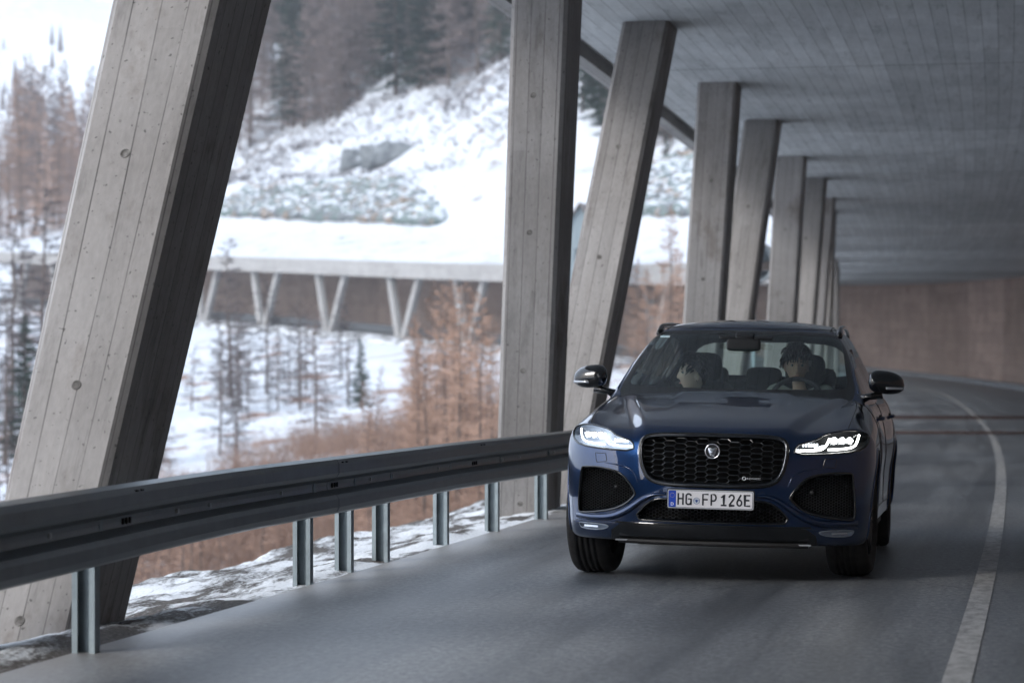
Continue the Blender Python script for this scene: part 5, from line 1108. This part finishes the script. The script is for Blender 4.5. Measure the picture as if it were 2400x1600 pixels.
def hand(wr, palm, rim_c, rim_dir, sg):
    """palm from wrist wr to palm centre, fingers closed round a rim through rim_c along rim_dir"""
    V = []; E_ = []; Rr = []; d = (palm-wr).normalized(); t = rim_dir.normalized(); up = d.cross(t).normalized()
    def chain(pts, rs, par):
        p = par
        for q, r_ in zip(pts, rs): V.append(q); Rr.append(r_); E_.append((p, len(V)-1)); p = len(V)-1
        return p
    V.append(wr); Rr.append((.024, .018)); V.append(palm); Rr.append((.036, .015)); E_.append((0, 1))
    for k, ln in enumerate((.9, 1.0, .97, .8)):
        o = t*(.030-.020*k); b_ = palm+o+d*.028
        chain([b_+d*.018*ln+up*.012, b_+d*.040*ln+up*.004, b_+d*.042*ln-up*.020, b_+d*.024*ln-up*.032], [.0095, .009, .0085, .007], 1)
    chain([palm+t*.030-up*.008, palm+t*.046+d*.012-up*.022, palm+t*.050+d*.030-up*.026], [.012, .010, .008], 1)
    return V, E_, Rr
def person(label, hc, face_yaw, tilt, skin_c, hair_c, coat_c, wheel=None, vol=1.0, group=None, hs=1.08):
    root = empty('person', label, 'person', car.matrix_world @ Vector((hc[0], hc[1], .62)) if False else (0, 0, 0)); base = Vector((hc[0], hc[1], .62))
    ML = Matrix.Translation(car.location) @ Matrix.Rotation(YAW, 4, 'Z') @ Matrix.Rotation(ROLL, 4, 'Y') @ Matrix.Translation(base); root.matrix_world = ML
    loc = lambda p: Vector(p)-base; H_ = Vector(hc); sz = H_.z-.150*hs; bx = hc[0]+.02
    M_skin = simple('skin', skin_c, .5, 0, 0, None, 0, .4); M_skin.node_tree.nodes['Principled BSDF'].inputs['Subsurface Weight'].default_value = .12; M_skin.node_tree.nodes['Principled BSDF'].inputs['Subsurface Radius'].default_value = (.01, .004, .002)
    RM = Matrix.Rotation(face_yaw, 3, 'Z') @ Matrix.Rotation(tilt, 3, 'X') @ Matrix.Scale(hs, 3); hv, hf = head_pts(); hv = [loc(H_+RM @ v) for v in hv]
    neck = Vector((bx, hc[1]+.05, sz)); sh = [Vector((bx-.185, hc[1]+.07, sz-.005)), Vector((bx+.185, hc[1]+.07, sz-.005))]
    pel = Vector((bx, hc[1]-.02, .70)); chest = Vector((bx, hc[1]+.05, sz-.19))
    if wheel: hands = [(Vector((wheel[0]-.175, wheel[1]+.085, wheel[2]-.01)), Vector((wheel[0]-.178, wheel[1]+.03, wheel[2]+.02))), (Vector((wheel[0]+.175, wheel[1]+.085, wheel[2]-.01)), Vector((wheel[0]+.178, wheel[1]+.03, wheel[2]+.02)))]
    else: hands = [(Vector((bx-.10, hc[1]-.33, .80)), Vector((bx-.07, hc[1]-.39, .785))), (Vector((bx+.12, hc[1]-.31, .80)), Vector((bx+.08, hc[1]-.37, .785)))]
    el = [(sh[0]+hands[0][0])/2+Vector((-.06, .02, -.11)), (sh[1]+hands[1][0])/2+Vector((.06, .02, -.11))]
    kn = [pel+Vector((-.14, -.46, .06)), pel+Vector((.14, -.46, .06))]; an = [kn[0]+Vector((0, -.28, -.36)), kn[1]+Vector((0, -.28, -.36))]
    P = [pel, chest, neck, H_+Vector((0, .02, -.05)), sh[0], el[0], hands[0][0], sh[1], el[1], hands[1][0], kn[0], an[0], kn[1], an[1]]
    E_ = [(0, 1), (1, 2), (2, 3), (1, 4), (4, 5), (5, 6), (1, 7), (7, 8), (8, 9), (0, 10), (10, 11), (0, 12), (12, 13)]; Rr = [(.13, .10), (.13, .09), .050, .046, .055, .040, .026, .055, .040, .026, .065, .045, .065, .045]
    V, F_ = skinned([loc(p) for p in P], E_, Rr)
    for k in (0, 1):
        v, e, r_ = hand(loc(hands[k][0]), loc(hands[k][1]), None, Vector((0, -.35, .9)) if wheel else Vector((1 if k else -1, .3, 0)), 1); v, f = skinned(v, e, r_, 0, 1); b = len(V); V += v; F_ += [tuple(i+b for i in q) for q in f]
    b = len(V); V += hv; F_ += [tuple(i+b for i in q) for q in hf]
    o = mesh('t', V, F_, M_skin); m = o.modifiers.new('r', 'REMESH'); m.mode = 'VOXEL'; m.voxel_size = .0052; m.use_smooth_shade = True; me = ev(o); bpy.data.objects.remove(o); o = bpy.data.objects.new('body', me); col.objects.link(o); o.parent = root; me.materials.clear(); me.materials.append(M_skin)
    # clothing: the torso and arms a little larger, open at neck and cuffs
    Pc = [pel, chest, neck+Vector((0, .005, -.005)), sh[0], el[0], hands[0][0]+(el[0]-hands[0][0])*.12, sh[1], el[1], hands[1][0]+(el[1]-hands[1][0])*.12]
    V, F_ = skinned([loc(p) for p in Pc], [(0, 1), (1, 2), (1, 3), (3, 4), (4, 5), (1, 6), (6, 7), (7, 8)], [(.155, .12), (.16, .115), (.074, .070), .080, .056, .040, .075, .056, .040])
    c = rough_mat('jacket_cloth', [(.35, tuple(a*.8 for a in coat_c)), (.65, coat_c)], 9, .6, .02, .9); mesh('jacket', V, F_, c, root, True)
    V, F_ = skinned([loc(p) for p in (pel, kn[0], an[0], kn[1], an[1])], [(0, 1), (1, 2), (0, 3), (3, 4)], [(.15, .12), .085, .06, .085, .06]); mesh('trousers', V, F_, simple('trouser_cloth', (.03, .03, .035), .9), root, True)
    # eyes, brows
    for sg in (-1, 1):
        mb = MB(); mb.ell(loc(H_+RM @ Vector((sg*.031, -.0755, .006))), (.0115, .0115, .0115), 14, 10); e = mb.build('eye', simple('eye_white', (.32, .31, .30), .4), root, True)
        mb = MB(); mb.ell(loc(H_+RM @ Vector((sg*.031, -.0842, .006))), (.0052, .004, .0052), 12, 8); mb.build('iris', simple('iris_dark', (.02, .012, .008), .15), e, True)
        mb = MB(); mb.tube([loc(H_+RM @ Vector((sg*a, -.0885-(.002 if a < .04 else -.006), b_))) for a, b_ in ((.014, .024), (.024, .029), (.036, .029), (.046, .023))], [.002, .0032, .003, .0015], 6); mb.build('eyebrow', simple('brow_hair', hair_c, .8), root, True)
    mb = MB(); mb.tube([loc(H_+RM @ Vector((a, -.0885+abs(a)*.30, -.0655-.003*(abs(a) > .015)))) for a in (-.024, -.012, 0, .012, .024)], [.001, .0038, .0046, .0038, .001], 6); mb.build('lips', simple('lips', (skin_c[0]*.75, skin_c[1]*.42, skin_c[2]*.42), .4), root, True)
    # hair: scalp cap plus many tapering locks
    rng = np.random.default_rng(int(hc[0]*100)+77); mb = MB(); V, F_ = head_pts(); 
    def hl(x, y): return .058 if y < -.045 else (.03-.0*y if y < -.01 else (-.015 if y < .035 else -.075))
    keep = set(i for i, v in enumerate(V[:56*45]) if v.z > np.interp(v.y, [-.095, -.05, -.02, .02, .05, .1], [.055, .045, .02, -.02, -.07, -.085]))
    vs = [Vector((v.x*1.12*vol**.5, v.y*1.10*vol**.4+.003, v.z*1.10*vol**.5+.006)) for v in V[:56*45]]; mb.add([loc(H_+RM @ v) for v in vs], [f for f in F_[:56*44] if all(i in keep for i in f)])
    for k in range(420):
        a = rng.random()*2*math.pi; t = rng.random()*1.5; p = Vector((.080*math.sin(t)*math.cos(a), .100*math.sin(t)*math.sin(a)+.004, .122*math.cos(t)+.004))
        if p.z < np.interp(p.y, [-.1, -.05, -.02, .02, .06, .11], [.062, .05, .025, -.01, -.05, -.07]): continue
        out = Vector((p.x/.08, p.y/.1, p.z/.12)).normalized(); dn = Vector((p.x*.6, p.y*.8 if p.y > 0 else -.09, -.02-.05*(p.z < .07))).normalized(); L = .03+.035*rng.random(); dn = (dn-out*dn.dot(out)*.9).normalized()
        w = Vector(rng.normal(size=3))*.012*vol; pts = [p, p+out*.012*vol+dn*L*.35+w*.4, p+out*.010*vol+dn*L*.75+w*.6, p+out*.002*vol+dn*L+w*.5]; mb.tube([loc(H_+RM @ q) for q in pts], [.006, .0065*vol, .0045, .0006], 5)
    m, n, l, b = nmat('hair'); tc = n.new('ShaderNodeTexCoord').outputs['Object']; l.new(ramp(n, l, noise(n, l, tc, 60, 3), [(.35, tuple(q*.5 for q in hair_c)), (.7, hair_c)]), b.inputs['Base Color']); b.inputs['Roughness'].default_value = .45
    mb.build('hair', m, root, True); return root, RM, H_, loc, neck, sh
p1_ = person('driver with dark wavy hair and a pale jacket, both hands on the steering wheel', (.320, 1.70, 1.345), R(6), R(4), (.55, .36, .27), (.018, .013, .010), (.42, .44, .40), (.375, 1.25, 1.075), 1.35)
p2_ = person('front passenger with short dark hair in profile, looking out of the side window', (-.405, 1.70, 1.268), R(-74), R(-4), (.78, .58, .47), (.014, .011, .010), (.50, .60, .66), None, 1.05)
root, RM, H_, loc, nk, sh = p2_
mb = MB(); mb.ell(loc(H_+RM @ Vector((.079, .008, -.040))), (.004, .004, .004), 10, 6); mb.build('earring', M_chrome, root, True)
M_belt = simple('belt_webbing', (.012, .012, .013), .7)
for (q, sgn) in ((p1_, 1), (p2_, -1)):
    H2, n2, s2 = q[2], q[4], q[5]; a = s2[1] if sgn > 0 else s2[0]; mb = MB(); pts = [Vector((a.x+sgn*.03, a.y+.10, a.z+.14)), Vector((a.x-sgn*.02, a.y-.02, a.z+.085)), Vector((a.x-sgn*.08, a.y-.115, a.z-.02)), Vector((a.x-sgn*.20, a.y-.17, a.z-.20)), Vector((a.x-sgn*.33, a.y-.12, a.z-.42))]
    vs = []
    for p in pts: vs += [p+Vector((-.022, 0, -.008*sgn)), p+Vector((.022, 0, .008*sgn)), p+Vector((.022, -.004, .008*sgn)), p+Vector((-.022, -.004, -.008*sgn))]
    mb.add(vs, [(i*4+j, i*4+(j+1) % 4, (i+1)*4+(j+1) % 4, (i+1)*4+j) for i in range(4) for j in range(4)]); cp(mb.build('seat_belt', M_belt))
# ---------------------------------------------------------------- valley air
hz_m = bpy.data.materials.new('mist'); hz_m.use_nodes = True; _n = hz_m.node_tree.nodes; _n.clear(); _o = _n.new('ShaderNodeOutputMaterial'); _v = _n.new('ShaderNodeVolumePrincipled')
_v.inputs['Color'].default_value = (.86, .90, .96, 1); _v.inputs['Density'].default_value = .00045; _v.inputs['Anisotropy'].default_value = .2; hz_m.node_tree.links.new(_v.outputs[0], _o.inputs['Volume'])
mb = MB(); mb.box((-290, 430, 95), (1260, 1700, 224)); o = mb.build('haze', hz_m); o['kind'] = 'stuff'; o['label'] = 'thin winter haze filling the valley'
